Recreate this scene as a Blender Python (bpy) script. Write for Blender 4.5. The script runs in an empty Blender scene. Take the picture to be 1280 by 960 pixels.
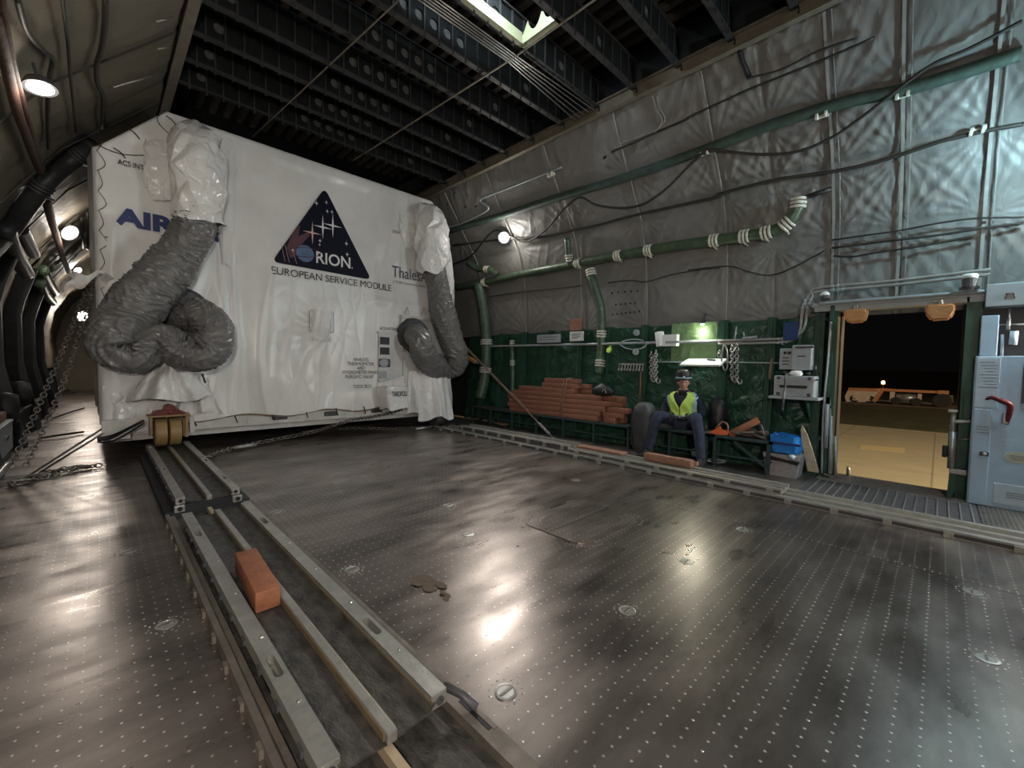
import bpy, bmesh, math, random
import numpy as np
from mathutils import Vector, Matrix
random.seed(7)
PI = math.pi
scene = bpy.context.scene
COL = scene.collection

# ------------------------------------------------------------------ camera
H = 1.3
FPX = 526.0
RW = np.array([[0.712988949780018, 0.020008282042038764, -0.7008897389328176],
               [-0.7009677629106085, 0.044656247444112125, -0.7117935198667569],
               [0.017057340111633457, 0.998802026536759, 0.04586457166898653]])
cam_d = bpy.data.cameras.new('camera')
cam = bpy.data.objects.new('camera', cam_d); COL.objects.link(cam)
m4 = Matrix.Identity(4)
for i in range(3):
    for j in range(3): m4[i][j] = RW[i][j]
    m4[i][3] = (0, 0, H)[i]
cam.matrix_world = m4
cam_d.sensor_fit = 'HORIZONTAL'; cam_d.sensor_width = 36.0; cam_d.lens = 36.0*FPX/1280.0
cam_d.clip_start = .05; cam_d.clip_end = 500
scene.camera = cam

# hull cross section: (z, x) of the right and left side walls
RP = [(0.0, 6.264), (0.709, 6.358), (1.418, 6.405), (2.009, 6.405), (2.482, 6.382), (3.073, 6.311), (3.605, 6.122), (4.219, 5.673), (4.786, 5.271), (5.0, 5.16)]
LP = [(0.0, -0.922), (1.182, -1.123), (2.127, -1.123), (2.955, -0.886), (3.9, -0.295), (4.964, 0.733)]
def prof(P, z): return np.interp(z, [a for a, b in P], [b for a, b in P])
def ray(px, py):
    v = np.array([px-640.0, -(py-480.0), -FPX]); return RW @ v
def F(px, py, z=0.0):
    r = ray(px, py); t = (z-H)/r[2]; return Vector((r[0]*t, r[1]*t, z))
def onY(px, py, y):
    r = ray(px, py); t = y/r[1]; return Vector((r[0]*t, y, H+r[2]*t))
def onX(px, py, x):
    r = ray(px, py); t = x/r[0]; return Vector((x, r[1]*t, H+r[2]*t))
def W(px, py, off=0.04, P=RP):
    r = ray(px, py); s = -1 if P is RP else 1
    r = r/np.linalg.norm(r); lo, hi = 0.2, 60.0
    f = lambda t: (r[0]*t - (prof(P, H+r[2]*t)+s*off))*(-s)
    ts = np.arange(.5, 40, .02); prev = f(ts[0])
    for t in ts[1:]:
        c = f(t)
        if prev < 0 <= c: lo, hi = t-.02, t; break
        prev = c
    t = .5*(lo+hi)
    return Vector((r[0]*t, r[1]*t, H+r[2]*t))
def WL(px, py, off=0.04): return W(px, py, off, LP)

# ------------------------------------------------------------------ materials
def mat(name, col, rough=.6, metal=0.0, var=.0, vscale=6.0, bump=0.0, bscale=30.0, col2=None, emit=None, estr=0.0, stretch=None, spec=None, alpha=1.0, trans=0.0, bdist=.01):
    m = bpy.data.materials.new(name); m.use_nodes = True
    nt = m.node_tree; b = nt.nodes['Principled BSDF']
    b.inputs['Base Color'].default_value = (*col, 1); b.inputs['Roughness'].default_value = rough
    b.inputs['Metallic'].default_value = metal
    if spec is not None: b.inputs['Specular IOR Level'].default_value = spec
    if trans: b.inputs['Transmission Weight'].default_value = trans
    if alpha < 1: b.inputs['Alpha'].default_value = alpha
    tc = nt.nodes.new('ShaderNodeTexCoord'); src = tc.outputs['Object']
    if stretch:
        mp = nt.nodes.new('ShaderNodeMapping'); mp.inputs['Scale'].default_value = stretch
        nt.links.new(src, mp.inputs['Vector']); src = mp.outputs['Vector']
    if var or col2:
        n = nt.nodes.new('ShaderNodeTexNoise'); n.inputs['Scale'].default_value = vscale; n.inputs['Detail'].default_value = 6
        n.inputs['Roughness'].default_value = .62
        r = nt.nodes.new('ShaderNodeValToRGB'); nt.links.new(src, n.inputs['Vector']); nt.links.new(n.outputs['Fac'], r.inputs['Fac'])
        r.color_ramp.elements[0].position = .32; r.color_ramp.elements[1].position = .68
        a = col2 if col2 else tuple(max(0, c*(1-var)) for c in col)
        c1 = col if col2 else tuple(min(1, c*(1+var)) for c in col)
        r.color_ramp.elements[0].color = (*a, 1); r.color_ramp.elements[1].color = (*c1, 1)
        nt.links.new(r.outputs['Color'], b.inputs['Base Color'])
        mr = nt.nodes.new('ShaderNodeMapRange'); mr.inputs['To Min'].default_value = min(1, rough*1.2); mr.inputs['To Max'].default_value = rough*.8
        nt.links.new(n.outputs['Fac'], mr.inputs['Value']); nt.links.new(mr.outputs['Result'], b.inputs['Roughness'])
    if bump:
        n2 = nt.nodes.new('ShaderNodeTexNoise'); n2.inputs['Scale'].default_value = bscale; n2.inputs['Detail'].default_value = 5
        bp = nt.nodes.new('ShaderNodeBump'); bp.inputs['Strength'].default_value = bump; bp.inputs['Distance'].default_value = bdist
        nt.links.new(src, n2.inputs['Vector']); nt.links.new(n2.outputs['Fac'], bp.inputs['Height']); nt.links.new(bp.outputs['Normal'], b.inputs['Normal'])
    if emit:
        b.inputs['Emission Color'].default_value = (*emit, 1); b.inputs['Emission Strength'].default_value = estr
    return m

def cloth(name, col, rough, scale, dist, stretch=(1, 1, 1), bst=.6, var=.08):
    """sheet material with sharp crease bump (ridged noise) over a finer wrinkle"""
    m = mat(name, col, rough); nt = m.node_tree; N = nt.nodes; L = nt.links; b = N['Principled BSDF']
    tc = [n for n in N if n.type == 'TEX_COORD'][0]; mp = N.new('ShaderNodeMapping'); mp.inputs['Scale'].default_value = stretch; L.new(tc.outputs['Object'], mp.inputs['Vector'])
    w = N.new('ShaderNodeTexNoise'); w.inputs['Scale'].default_value = scale*.5; w.inputs['Detail'].default_value = 2; L.new(mp.outputs[0], w.inputs['Vector'])
    ad = N.new('ShaderNodeVectorMath'); ad.operation = 'MULTIPLY_ADD'; ad.inputs[1].default_value = (.5, .5, .5); L.new(w.outputs['Color'], ad.inputs[0]); L.new(mp.outputs[0], ad.inputs[2])
    r = N.new('ShaderNodeTexVoronoi'); r.feature = 'DISTANCE_TO_EDGE'; r.inputs['Scale'].default_value = scale*.8; L.new(ad.outputs[0], r.inputs['Vector'])
    p = N.new('ShaderNodeMath'); p.operation = 'POWER'; p.inputs[1].default_value = .6; L.new(r.outputs['Distance'], p.inputs[0])
    r2 = N.new('ShaderNodeTexNoise'); r2.noise_type = 'RIDGED_MULTIFRACTAL'; r2.normalize = False; r2.inputs['Scale'].default_value = scale*.55; r2.inputs['Detail'].default_value = 3; L.new(ad.outputs[0], r2.inputs['Vector'])
    s_ = N.new('ShaderNodeMath'); s_.operation = 'MULTIPLY_ADD'; s_.inputs[1].default_value = .35; L.new(r2.outputs['Fac'], s_.inputs[0]); L.new(p.outputs[0], s_.inputs[2])
    bp = N.new('ShaderNodeBump'); bp.inputs['Strength'].default_value = bst; bp.inputs['Distance'].default_value = dist; L.new(s_.outputs[0], bp.inputs['Height']); L.new(bp.outputs['Normal'], b.inputs['Normal'])
    n = N.new('ShaderNodeTexNoise'); n.inputs['Scale'].default_value = 1.7; n.inputs['Detail'].default_value = 5; L.new(tc.outputs['Object'], n.inputs['Vector'])
    rp = N.new('ShaderNodeValToRGB'); L.new(n.outputs['Fac'], rp.inputs['Fac']); rp.color_ramp.elements[0].position = .3; rp.color_ramp.elements[1].position = .7
    v = min(var, .1); rp.color_ramp.elements[0].color = (*[c*(1-v) for c in col], 1); rp.color_ramp.elements[1].color = (*[c*(1+v) for c in col], 1); L.new(rp.outputs[0], b.inputs['Base Color'])
    return m

def rivet_floor(name, base, base2, gx, gy, rough):
    m = bpy.data.materials.new(name); m.use_nodes = True
    nt = m.node_tree; N = nt.nodes; L = nt.links; b = N['Principled BSDF']
    tc = N.new('ShaderNodeTexCoord'); sx = N.new('ShaderNodeSeparateXYZ'); L.new(tc.outputs['Object'], sx.inputs[0])
    def math_(op, a, c=None):
        n = N.new('ShaderNodeMath'); n.operation = op
        for i, v in enumerate((a, c)):
            if v is None: continue
            if isinstance(v, (int, float)): n.inputs[i].default_value = v
            else: L.new(v, n.inputs[i])
        return n.outputs[0]
    def cell(o, g, ph=0.0):
        q = math_('ADD', math_('DIVIDE', o, g), ph+1000)
        return math_('MULTIPLY', math_('SUBTRACT', math_('FRACT', q), .5), g), math_('FLOOR', q)
    X, Y = sx.outputs['X'], sx.outputs['Y']
    cy, iy = cell(Y, gy)
    sh = math_('MULTIPLY', math_('FRACT', math_('MULTIPLY', iy, .5)), gx*.0)
    cx, ix = cell(math_('ADD', X, sh), gx)
    d = math_('SQRT', math_('ADD', math_('MULTIPLY', cx, cx), math_('MULTIPLY', cy, cy)))
    # denser double rows along the plate joints
    def seamrow(o, at, w):
        return math_('LESS_THAN', math_('ABSOLUTE', math_('SUBTRACT', o, at)), w)
    cx2, _ = cell(X, .022); cy2, _ = cell(Y, .036)
    d2 = math_('SQRT', math_('ADD', math_('MULTIPLY', cx2, cx2), math_('MULTIPLY', cy2, cy2)))
    near = None
    for at in (1.30, 2.95, 4.36):
        s = seamrow(X, at, .022)
        near = s if near is None else math_('MAXIMUM', near, s)
    cx3, _ = cell(X, .036); cy3, _ = cell(Y, .022)
    d3 = math_('SQRT', math_('ADD', math_('MULTIPLY', cx3, cx3), math_('MULTIPLY', cy3, cy3)))
    nearY = None
    for at in (0.045, 1.86, 3.72, 5.6):
        s = seamrow(Y, at, .022); nearY = s if nearY is None else math_('MAXIMUM', nearY, s)
    def dot(dd, r0, r1):
        mr = N.new('ShaderNodeMapRange'); mr.inputs['From Min'].default_value = r0; mr.inputs['From Max'].default_value = r1
        mr.inputs['To Min'].default_value = 1; mr.inputs['To Max'].default_value = 0; L.new(dd, mr.inputs['Value']); return mr.outputs['Result']
    k = dot(d, .0034, .0060)
    k2 = math_('MULTIPLY', dot(d2, .0028, .0050), near); k3 = math_('MULTIPLY', dot(d3, .0028, .0050), nearY)
    rv = math_('MAXIMUM', k, math_('MAXIMUM', k2, k3))
    # seam grooves
    gr = None
    for o, at in ((X, 1.27), (X, 2.98), (X, 4.39), (Y, 0.015), (Y, 1.83), (Y, 3.69), (Y, 5.57)):
        s = seamrow(o, at, .004); gr = s if gr is None else math_('MAXIMUM', gr, s)
    # stains
    n1 = N.new('ShaderNodeTexNoise'); n1.inputs['Scale'].default_value = .9; n1.inputs['Detail'].default_value = 8; n1.inputs['Roughness'].default_value = .65
    mp = N.new('ShaderNodeMapping'); mp.inputs['Scale'].default_value = (1, 2.6, 1); L.new(tc.outputs['Object'], mp.inputs[0]); L.new(mp.outputs[0], n1.inputs['Vector'])
    rp = N.new('ShaderNodeValToRGB'); L.new(n1.outputs['Fac'], rp.inputs['Fac'])
    rp.color_ramp.elements[0].position = .36; rp.color_ramp.elements[1].position = .64
    rp.color_ramp.elements[0].color = (*base2, 1); rp.color_ramp.elements[1].color = (*base, 1)
    n2 = N.new('ShaderNodeTexNoise'); n2.inputs['Scale'].default_value = 2.2; n2.inputs['Detail'].default_value = 9
    L.new(mp.outputs[0], n2.inputs['Vector'])
    mx = N.new('ShaderNodeMix'); mx.data_type = 'RGBA'; L.new(rv, mx.inputs[0]); L.new(rp.outputs[0], mx.inputs[6]); mx.inputs[7].default_value = (.72, .69, .65, 1)  # rivet heads mixed paler: their specular glint put into the colour
    mx2 = N.new('ShaderNodeMix'); mx2.data_type = 'RGBA'; L.new(gr, mx2.inputs[0]); L.new(mx.outputs[2], mx2.inputs[6]); mx2.inputs[7].default_value = (.03, .028, .026, 1)
    L.new(mx2.outputs[2], b.inputs['Base Color'])
    mr = N.new('ShaderNodeMapRange'); mr.inputs['From Min'].default_value = .3; mr.inputs['From Max'].default_value = .7
    mr.inputs['To Min'].default_value = rough+.13; mr.inputs['To Max'].default_value = rough-.07; L.new(n2.outputs['Fac'], mr.inputs['Value'])
    L.new(mr.outputs['Result'], b.inputs['Roughness'])
    b.inputs['Metallic'].default_value = .85
    hsum = math_('ADD', math_('MULTIPLY', rv, .6), math_('ADD', math_('MULTIPLY', gr, -1.0), math_('MULTIPLY', n2.outputs['Fac'], .5)))
    n4 = N.new('ShaderNodeTexNoise'); n4.inputs['Scale'].default_value = .35; n4.inputs['Detail'].default_value = 1; 
    mp4 = N.new('ShaderNodeMapping'); mp4.inputs['Scale'].default_value = (8, 14, 1); L.new(tc.outputs['Object'], mp4.inputs[0]); L.new(mp4.outputs[0], n4.inputs['Vector'])
    hsum = math_('ADD', hsum, math_('MULTIPLY', n4.outputs['Fac'], .35))
    bp = N.new('ShaderNodeBump'); bp.inputs['Strength'].default_value = .8; bp.inputs['Distance'].default_value = .004
    L.new(hsum, bp.inputs['Height']); L.new(bp.outputs['Normal'], b.inputs['Normal'])
    return m

M = {}
M['floor'] = rivet_floor('riveted aluminium deck', (.32, .275, .25), (.13, .11, .10), .052, .074, .31)
M['floor_grid'] = rivet_floor('side strip deck', (.24, .22, .20), (.08, .07, .06), .036, .03, .42)
M['quilt'] = cloth('quilted lining fabric', (.20, .195, .185), .48, 7, .014, (1, 1.4, .7), .3)
M['quilt_left'] = cloth('left lining fabric', (.15, .128, .095), .6, 8, .014, (1, 1, .7), .3)
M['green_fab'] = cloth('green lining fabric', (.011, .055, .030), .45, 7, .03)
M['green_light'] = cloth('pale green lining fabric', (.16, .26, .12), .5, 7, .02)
M['batten'] = mat('grey lacing tape', (.30, .29, .27), .6, 0, .15, 9)
M['green_paint'] = mat('green painted frame', (.028, .085, .055), .45, .1, .25, 8, .1, 40)
M['dark_frame'] = mat('dark painted structure', (.022, .024, .026), .55, .2, .3, 5)
M['ceil'] = mat('dark ceiling skin', (.008, .008, .009), .85, 0, .3, 3, spec=.1)
M['stringer'] = mat('dull ceiling stringer', (.075, .064, .05), .8, 0, .3, 3, spec=.2)
M['flange'] = mat('worn grey beam flange', (.028, .028, .027), .6, 0, .3, 9, spec=.3)
M['hole_backing'] = mat('pale stand-in for lit beam holes', (.075, .075, .07), .9, 0, .3, 9)  # stands in for the lit ceiling seen through the beam holes
M['beam'] = mat('dark painted ceiling beam', (.010, .011, .011), .75, 0, .3, 5, spec=.12)
M['rail'] = mat('tan ceiling rail', (.20, .17, .13), .5, .3, .2, 8)
M['primer'] = mat('pale primer structure', (.30, .31, .19), .6, 0, .12, 5)
M['cover'] = cloth('white plastic cover', (.80, .79, .775), .28, 3.2, .026, (1.6, 1, .55), .35)
M['film'] = cloth('crinkled white plastic', (.82, .81, .80), .22, 7, .03, (1, 1, .8), .6)
M['panelw'] = mat('white painted panel', (.62, .61, .58), .45, 0, .12, 5)
M['duct'] = mat('grey duct fabric', (.165, .162, .16), .27, 0, .12, 14, .35, 30, bdist=.012)
M['black'] = mat('black', (.012, .012, .014), .5, 0, .2, 10)
M['cable'] = mat('dark cable sheath', (.03, .026, .022), .55, 0, .3, 20)
M['brown_cable'] = mat('brown wrapped cable', (.07, .035, .025), .8, 0, .3, 30, .4, 60)
M['pipe_green'] = mat('green pipe wrap', (.07, .11, .07), .42, .1, .35, 12, .2, 40)
M['clamp'] = mat('pale tape clamp', (.62, .60, .52), .5, 0, .1, 20)
M['steel'] = mat('worn bright steel', (.42, .41, .39), .38, .8, .2, 16, .1, 60)
M['chain'] = mat('chain steel', (.22, .20, .18), .4, .8, .3, 30)
M['alu'] = mat('track aluminium', (.42, .41, .38), .42, .7, .18, 10, .15, 50)
M['trough'] = mat('worn dark track bed', (.10, .09, .08), .5, .3, .1, 13, .6, 60, col2=(.022, .021, .019), stretch=(1.6, .8, 1))
M['orange_wood'] = mat('orange painted timber', (.34, .125, .055), .65, 0, .1, 9, .5, 40, col2=(.22, .08, .045))
M['timber'] = mat('reddish timber', (.27, .115, .07), .75, 0, .2, 5, .3, 30, stretch=(3, .5, 3))
M['brown_wood'] = mat('brown worn timber', (.26, .13, .085), .7, 0, .25, 9, .3, 30)
M['pale_wood'] = mat('pale plank', (.42, .38, .28), .7, 0, .2, 12)
M['navy'] = mat('navy cloth', (.012, .018, .036), .85, 0, .25, 14, .3, 60)
M['trousers'] = mat('dark blue trousers', (.022, .032, .06), .85, 0, .25, 14, .3, 60)
M['hivis'] = mat('hi-vis yellow mesh', (.62, .90, .16), .6, 0, .06, 30)
M['reflective'] = mat('pale reflective tape', (.48, .62, .68), .35, .2, .05, 30)
M['skin'] = mat('skin', (.42, .22, .16), .5, 0, .08, 20)
M['hair'] = mat('dark hair', (.05, .035, .03), .8)
M['blue_white'] = mat('pale blue painted metal', (.42, .55, .68), .42, .05, .08, 5, .1, 30)
M['grey_box'] = mat('grey painted metal', (.36, .40, .42), .45, .2, .08, 10)
M['dark_grey'] = mat('dark grey', (.07, .07, .075), .5, .2, .2, 10)
M['white'] = mat('white paper', (.8, .8, .78), .6)
M['blue'] = mat('blue plastic', (.02, .20, .62), .3, 0, .2, 14, .4, 30)
M['blue_dark'] = mat('deep blue cloth', (.012, .035, .13), .6)
M['orange'] = mat('orange plastic', (.75, .16, .05), .45)
M['orange_cloth'] = mat('orange padded pouch', (.50, .22, .08), .6, 0, .15, 12, .4, 40)
M['red'] = mat('dark red metal', (.13, .018, .018), .4, .2, .2, 12)
M['yellow_wheel'] = mat('amber polyurethane', (.30, .195, .08), .45, 0, .1, 12)
M['lime'] = mat('lime green', (.35, .75, .08), .5)
M['rope'] = mat('tan rope', (.24, .16, .11), .8, 0, .2, 40)
M['navy_print'] = mat('near black printed navy', (.006, .006, .018), .5, spec=.15)
M['print_black'] = mat('black print', (.02, .02, .022), .5)
M['print_blue'] = mat('blue print', (.005, .022, .13), .45)
M['print_grey'] = mat('grey print', (.12, .13, .16), .5)
M['print_white'] = mat('white print', (.8, .8, .8), .45)
M['print_red'] = mat('red print', (.10, .03, .05), .5)
M['print_redfaint'] = mat('maroon print', (.10, .025, .04), .5)
M['planet'] = mat('blue planet print', (.09, .15, .28), .5, 0, .25, 9)
M['pink'] = mat('pale red star print', (.75, .48, .45), .5)
M['tarmac'] = mat('pale concrete apron', (.46, .40, .29), .8, 0, .08, .8)
M['line'] = mat('painted ground marking', (.62, .50, .26), .8)
M['dark_line'] = mat('dark joint', (.30, .26, .19), .9)
M['grass'] = mat('night grass', (.07, .075, .035), .95, 0, .4, .8)
M['truck_orange'] = mat('orange vehicle paint', (.50, .20, .08), .5, 0, .1, 2)
M['truck_white'] = mat('off white vehicle paint', (.60, .48, .42), .5, 0, .12, 2)
M['silver'] = mat('silver tank', (.5, .5, .55), .35, .6, .2, 2)
M['tube_dark'] = mat('dark green cloth tube', (.045, .075, .06), .6, 0, .3, 8, .3, 20)
M['night'] = mat('dark far treeline', (.01, .01, .012), 1.0)
M['lamp'] = mat('lit lamp glass', (1, 1, 1), .4, emit=(1, .97, .9), estr=35)
M['lamp_cool'] = mat('lit cool lamp glass', (1, 1, 1), .4, emit=(.8, .93, 1), estr=35)
M['lamp_soft'] = mat('frosted lamp glass', (.8, .85, .85), .3)
M['beacon'] = mat('lit beacon', (1, .4, .1), .4, emit=(1, .45, .15), estr=25)
M['rubber'] = mat('black rubber', (.015, .015, .015), .7)

M['duct_dark'] = mat('dark duct', (.03, .032, .034), .5, 0, .3, 12, .4, 40)
M['bag'] = mat('dark grey nylon', (.04, .042, .045), .6, 0, .25, 8, .3, 30)
M['dusty'] = mat('dusty grey plastic', (.28, .27, .27), .7, 0, .2, 14)
M['rope_dark'] = mat('dark rope', (.10, .075, .055), .8, 0, .2, 40)
M['notice'] = mat('faded notice sheet', (.52, .60, .68), .55, 0, .06, 10)
M['oval'] = mat('cream oval label', (.55, .55, .46), .5)
M['road'] = mat('far road', (.20, .16, .12), .9)

# ------------------------------------------------------------------ mesh helpers
def frame(d):
    d = Vector(d).normalized(); a = Vector((0, 0, 1)) if abs(d.z) < .95 else Vector((1, 0, 0))
    u = d.cross(a).normalized(); return d, u, d.cross(u).normalized()
class MB:
    def __init__(s): s.v = []; s.f = []; s.m = []; s.cur = 0
    def add(s, vs, fs):
        n = len(s.v); s.v += [tuple(v) for v in vs]; s.f += [tuple(n+i for i in f) for f in fs]; s.m += [s.cur]*len(fs); return s
    def box(s, a, b, bev=0.0):
        x0, y0, z0 = [min(a[i], b[i]) for i in range(3)]; x1, y1, z1 = [max(a[i], b[i]) for i in range(3)]
        if bev <= 0:
            vs = [(x, y, z) for z in (z0, z1) for y in (y0, y1) for x in (x0, x1)]
            return s.add(vs, [(0, 2, 3, 1), (4, 5, 7, 6), (0, 1, 5, 4), (2, 6, 7, 3), (0, 4, 6, 2), (1, 3, 7, 5)])
        bm = bmesh.new(); bmesh.ops.create_cube(bm, size=1)
        for v in bm.verts: v.co = Vector((x0+(v.co.x+.5)*(x1-x0), y0+(v.co.y+.5)*(y1-y0), z0+(v.co.z+.5)*(z1-z0)))
        bmesh.ops.bevel(bm, geom=bm.edges[:], offset=min(bev, .45*min(x1-x0, y1-y0, z1-z0)), segments=2, affect='EDGES', profile=.5)
        s.bm(bm); return s
    def bm(s, bm, mw=None):
        bm.verts.index_update()
        vs = [(mw @ v.co) if mw else v.co.copy() for v in bm.verts]
        s.add(vs, [[v.index for v in f.verts] for f in bm.faces]); bm.free(); return s
    def obox(s, c, ex, ey, ez, bev=0.0):
        """oriented box: centre and three half-extent vectors"""
        t = MB(); t.box((-1, -1, -1), (1, 1, 1)) if not bev else None
        c = Vector(c); ex, ey, ez = Vector(ex), Vector(ey), Vector(ez)
        if bev:
            t.box((-ex.length, -ey.length, -ez.length), (ex.length, ey.length, ez.length), bev)
            ex, ey, ez = ex.normalized(), ey.normalized(), ez.normalized()
        return s.add([c+ex*v[0]+ey*v[1]+ez*v[2] for v in t.v], t.f)
    def bar(s, p, q, w, h, bev=0.0):
        p, q = Vector(p), Vector(q); d = (q-p); L = d.length; d.normalize()
        up = Vector((0, 0, 1)) if abs(d.z) < .97 else Vector((1, 0, 0))
        u = d.cross(up).normalized(); v = u.cross(d).normalized()
        return s.obox((p+q)/2, d*L/2, u*w/2, v*h/2, bev)
    def tube(s, pts, r, seg=8, closed=False, caps=True, sub=0, rfn=None):
        P = [Vector(p) for p in pts]
        if sub: P = spline(P, sub, closed)
        n = len(P); rs = r if isinstance(r, (list, tuple)) else [r]*n
        if sub and isinstance(r, (list, tuple)):
            k = len(r); rs = [float(np.interp(i/(n-1)*(k-1), range(k), r)) for i in range(n)]
        T = []
        for i in range(n):
            a = P[(i-1) % n] if (closed or i) else P[0]; b = P[(i+1) % n] if (closed or i < n-1) else P[-1]
            d = (b-a); T.append(d.normalized() if d.length > 1e-9 else Vector((0, 0, 1)))
        _, u, w = frame(T[0]); vs = []; U = u
        for i in range(n):
            U = (U - T[i]*U.dot(T[i])).normalized(); V = T[i].cross(U)
            for k in range(seg):
                a = 2*PI*k/seg; rr = rs[i]*(rfn(i, k, n, seg) if rfn else 1)
                vs.append(P[i]+U*(math.cos(a)*rr)+V*(math.sin(a)*rr))
        fs = []
        for i in range(n if closed else n-1):
            for k in range(seg):
                a = i*seg+k; b = i*seg+(k+1) % seg; j = ((i+1) % n)*seg
                fs.append((a, b, j+(k+1) % seg, j+k))
        if caps and not closed: fs.append(tuple(range(seg-1, -1, -1))); fs.append(tuple((n-1)*seg+k for k in range(seg)))
        return s.add(vs, fs)
    def cyl(s, p, q, r, seg=16, r2=None): return s.tube([p, q], [r, r if r2 is None else r2], seg)
    def prism(s, poly, o, ex, ey, ez):
        """2-D outline poly in axes ex, ey at o, extruded along ez"""
        o, ex, ey, ez = map(Vector, (o, ex, ey, ez)); n = len(poly)
        vs = [o+ex*a+ey*b for a, b in poly]+[o+ex*a+ey*b+ez for a, b in poly]
        return s.add(vs, [tuple(range(n-1, -1, -1)), tuple(range(n, 2*n))]+[(i, (i+1) % n, n+(i+1) % n, n+i) for i in range(n)])
    def lathe(s, prof_, c, ax=(0, 0, 1), seg=24):
        d, u, w = frame(ax); c = Vector(c); vs = []; n = len(prof_)
        for r, h in prof_:
            for k in range(seg):
                a = 2*PI*k/seg; vs.append(c+d*h+u*(r*math.cos(a))+w*(r*math.sin(a)))
        fs = [(i*seg+k, i*seg+(k+1) % seg, (i+1)*seg+(k+1) % seg, (i+1)*seg+k) for i in range(n-1) for k in range(seg)]
        if prof_[0][0] > 1e-6: fs.append(tuple(range(seg-1, -1, -1)))
        if prof_[-1][0] > 1e-6: fs.append(tuple((n-1)*seg+k for k in range(seg)))
        return s.add(vs, fs)
    def grid(s, A, closed_u=False):
        """A: array (nu, nv, 3)"""
        nu, nv = A.shape[:2]; n = len(s.v)
        s.v += [tuple(p) for p in A.reshape(-1, 3).tolist()]
        k = 0
        for i in range(nu if closed_u else nu-1):
            for j in range(nv-1):
                a = n+i*nv+j; b = n+((i+1) % nu)*nv+j; s.f.append((a, b, b+1, a+1)); k += 1
        s.m += [s.cur]*k; return s
    def build(s, name, m, parent=None, smooth=False, auto=None):
        v = s.v
        off = Vector((0, 0, 0))
        if parent is not None: off = root_loc(parent)
        elif v:
            xs = [p[0] for p in v]; ys = [p[1] for p in v]; zs = [p[2] for p in v]
            off = Vector(((min(xs)+max(xs))/2, (min(ys)+max(ys))/2, min(zs)))
        me = bpy.data.meshes.new(name)
        me.from_pydata([(p[0]-off.x, p[1]-off.y, p[2]-off.z) for p in v], [], s.f)
        ms = m if isinstance(m, (list, tuple)) else [m]
        for q in ms: me.materials.append(q)
        if len(ms) > 1: me.polygons.foreach_set('material_index', s.m)
        bm = bmesh.new(); bm.from_mesh(me); bmesh.ops.recalc_face_normals(bm, faces=bm.faces[:]); bm.to_mesh(me); bm.free()
        if smooth: me.polygons.foreach_set('use_smooth', [True]*len(me.polygons))
        if auto: 
            me.polygons.foreach_set('use_smooth', [True]*len(me.polygons)); me.set_sharp_from_angle(angle=math.radians(auto))
        o = bpy.data.objects.new(name, me); COL.objects.link(o)
        if parent is not None: o.parent = parent
        else: o.location = off
        return o
def root_loc(o):
    while o.parent: o = o.parent
    return Vector(o.location)
def spline(P, sub, closed=False):
    n = len(P); out = []
    rng = range(n) if closed else range(n-1)
    for i in rng:
        p0 = P[(i-1) % n] if (closed or i > 0) else P[0]; p1 = P[i]; p2 = P[(i+1) % n]; p3 = P[(i+2) % n] if (closed or i < n-2) else P[-1]
        for k in range(sub):
            t = k/sub
            out.append(.5*((2*p1)+(p2-p0)*t+(2*p0-5*p1+4*p2-p3)*t*t+(3*p1-p0-3*p2+p3)*t**3))
    if not closed: out.append(P[-1])
    return out
def thing(name, label, cat, loc, group=None, rot=0):
    o = bpy.data.objects.new(name, None); COL.objects.link(o); o.location = loc; o.rotation_euler = (0, 0, rot); o.empty_display_size = .1
    o['label'] = label; o['category'] = cat
    if group: o['group'] = group
    return o
def tag(o, label, cat, group=None):
    o['label'] = label; o['category'] = cat
    if group: o['group'] = group
    return o
def struct(o): o['kind'] = 'structure'; return o
def copy_tree(o, parent=None):
    c = o.copy(); COL.objects.link(c); c.parent = parent
    for ch in [x for x in o.children]: copy_tree(ch, c)
    return c
def light(kind, name, loc, power, col, size=.1, parent=None, target=None, spot=None, blend=.5):
    d = bpy.data.lights.new(name, kind); d.energy = power; d.color = col
    if kind in ('POINT', 'SPOT'): d.shadow_soft_size = size
    if kind == 'AREA': d.size = size
    if kind == 'SPOT': d.spot_size = spot; d.spot_blend = blend
    o = bpy.data.objects.new(name, d); COL.objects.link(o)
    loc = Vector(loc)
    if target is not None:
        o.rotation_euler = (Vector(target)-loc).to_track_quat('-Z', 'Y').to_euler()
    o.location = loc-(root_loc(parent) if parent else Vector((0, 0, 0)))
    if parent: o.parent = parent
    return o

# numpy lattice noise
def vnoise(x, y, seed=0):
    rs = np.random.RandomState(seed); T = rs.rand(256, 256)
    xi = np.floor(x).astype(int); yi = np.floor(y).astype(int); fx = x-xi; fy = y-yi
    fx = fx*fx*(3-2*fx); fy = fy*fy*(3-2*fy)
    g = lambda a, b: T[a & 255, b & 255]
    return (g(xi, yi)*(1-fx)+g(xi+1, yi)*fx)*(1-fy)+(g(xi, yi+1)*(1-fx)+g(xi+1, yi+1)*fx)*fy
def ridge(x, y, seed=0): return 1-np.abs(2*vnoise(x, y, seed)-1)
def fbm(x, y, seed=0, o=4):
    t = 0; a = .5
    for i in range(o): t = t+a*vnoise(x*2**i, y*2**i, seed+i); a *= .5
    return t

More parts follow.
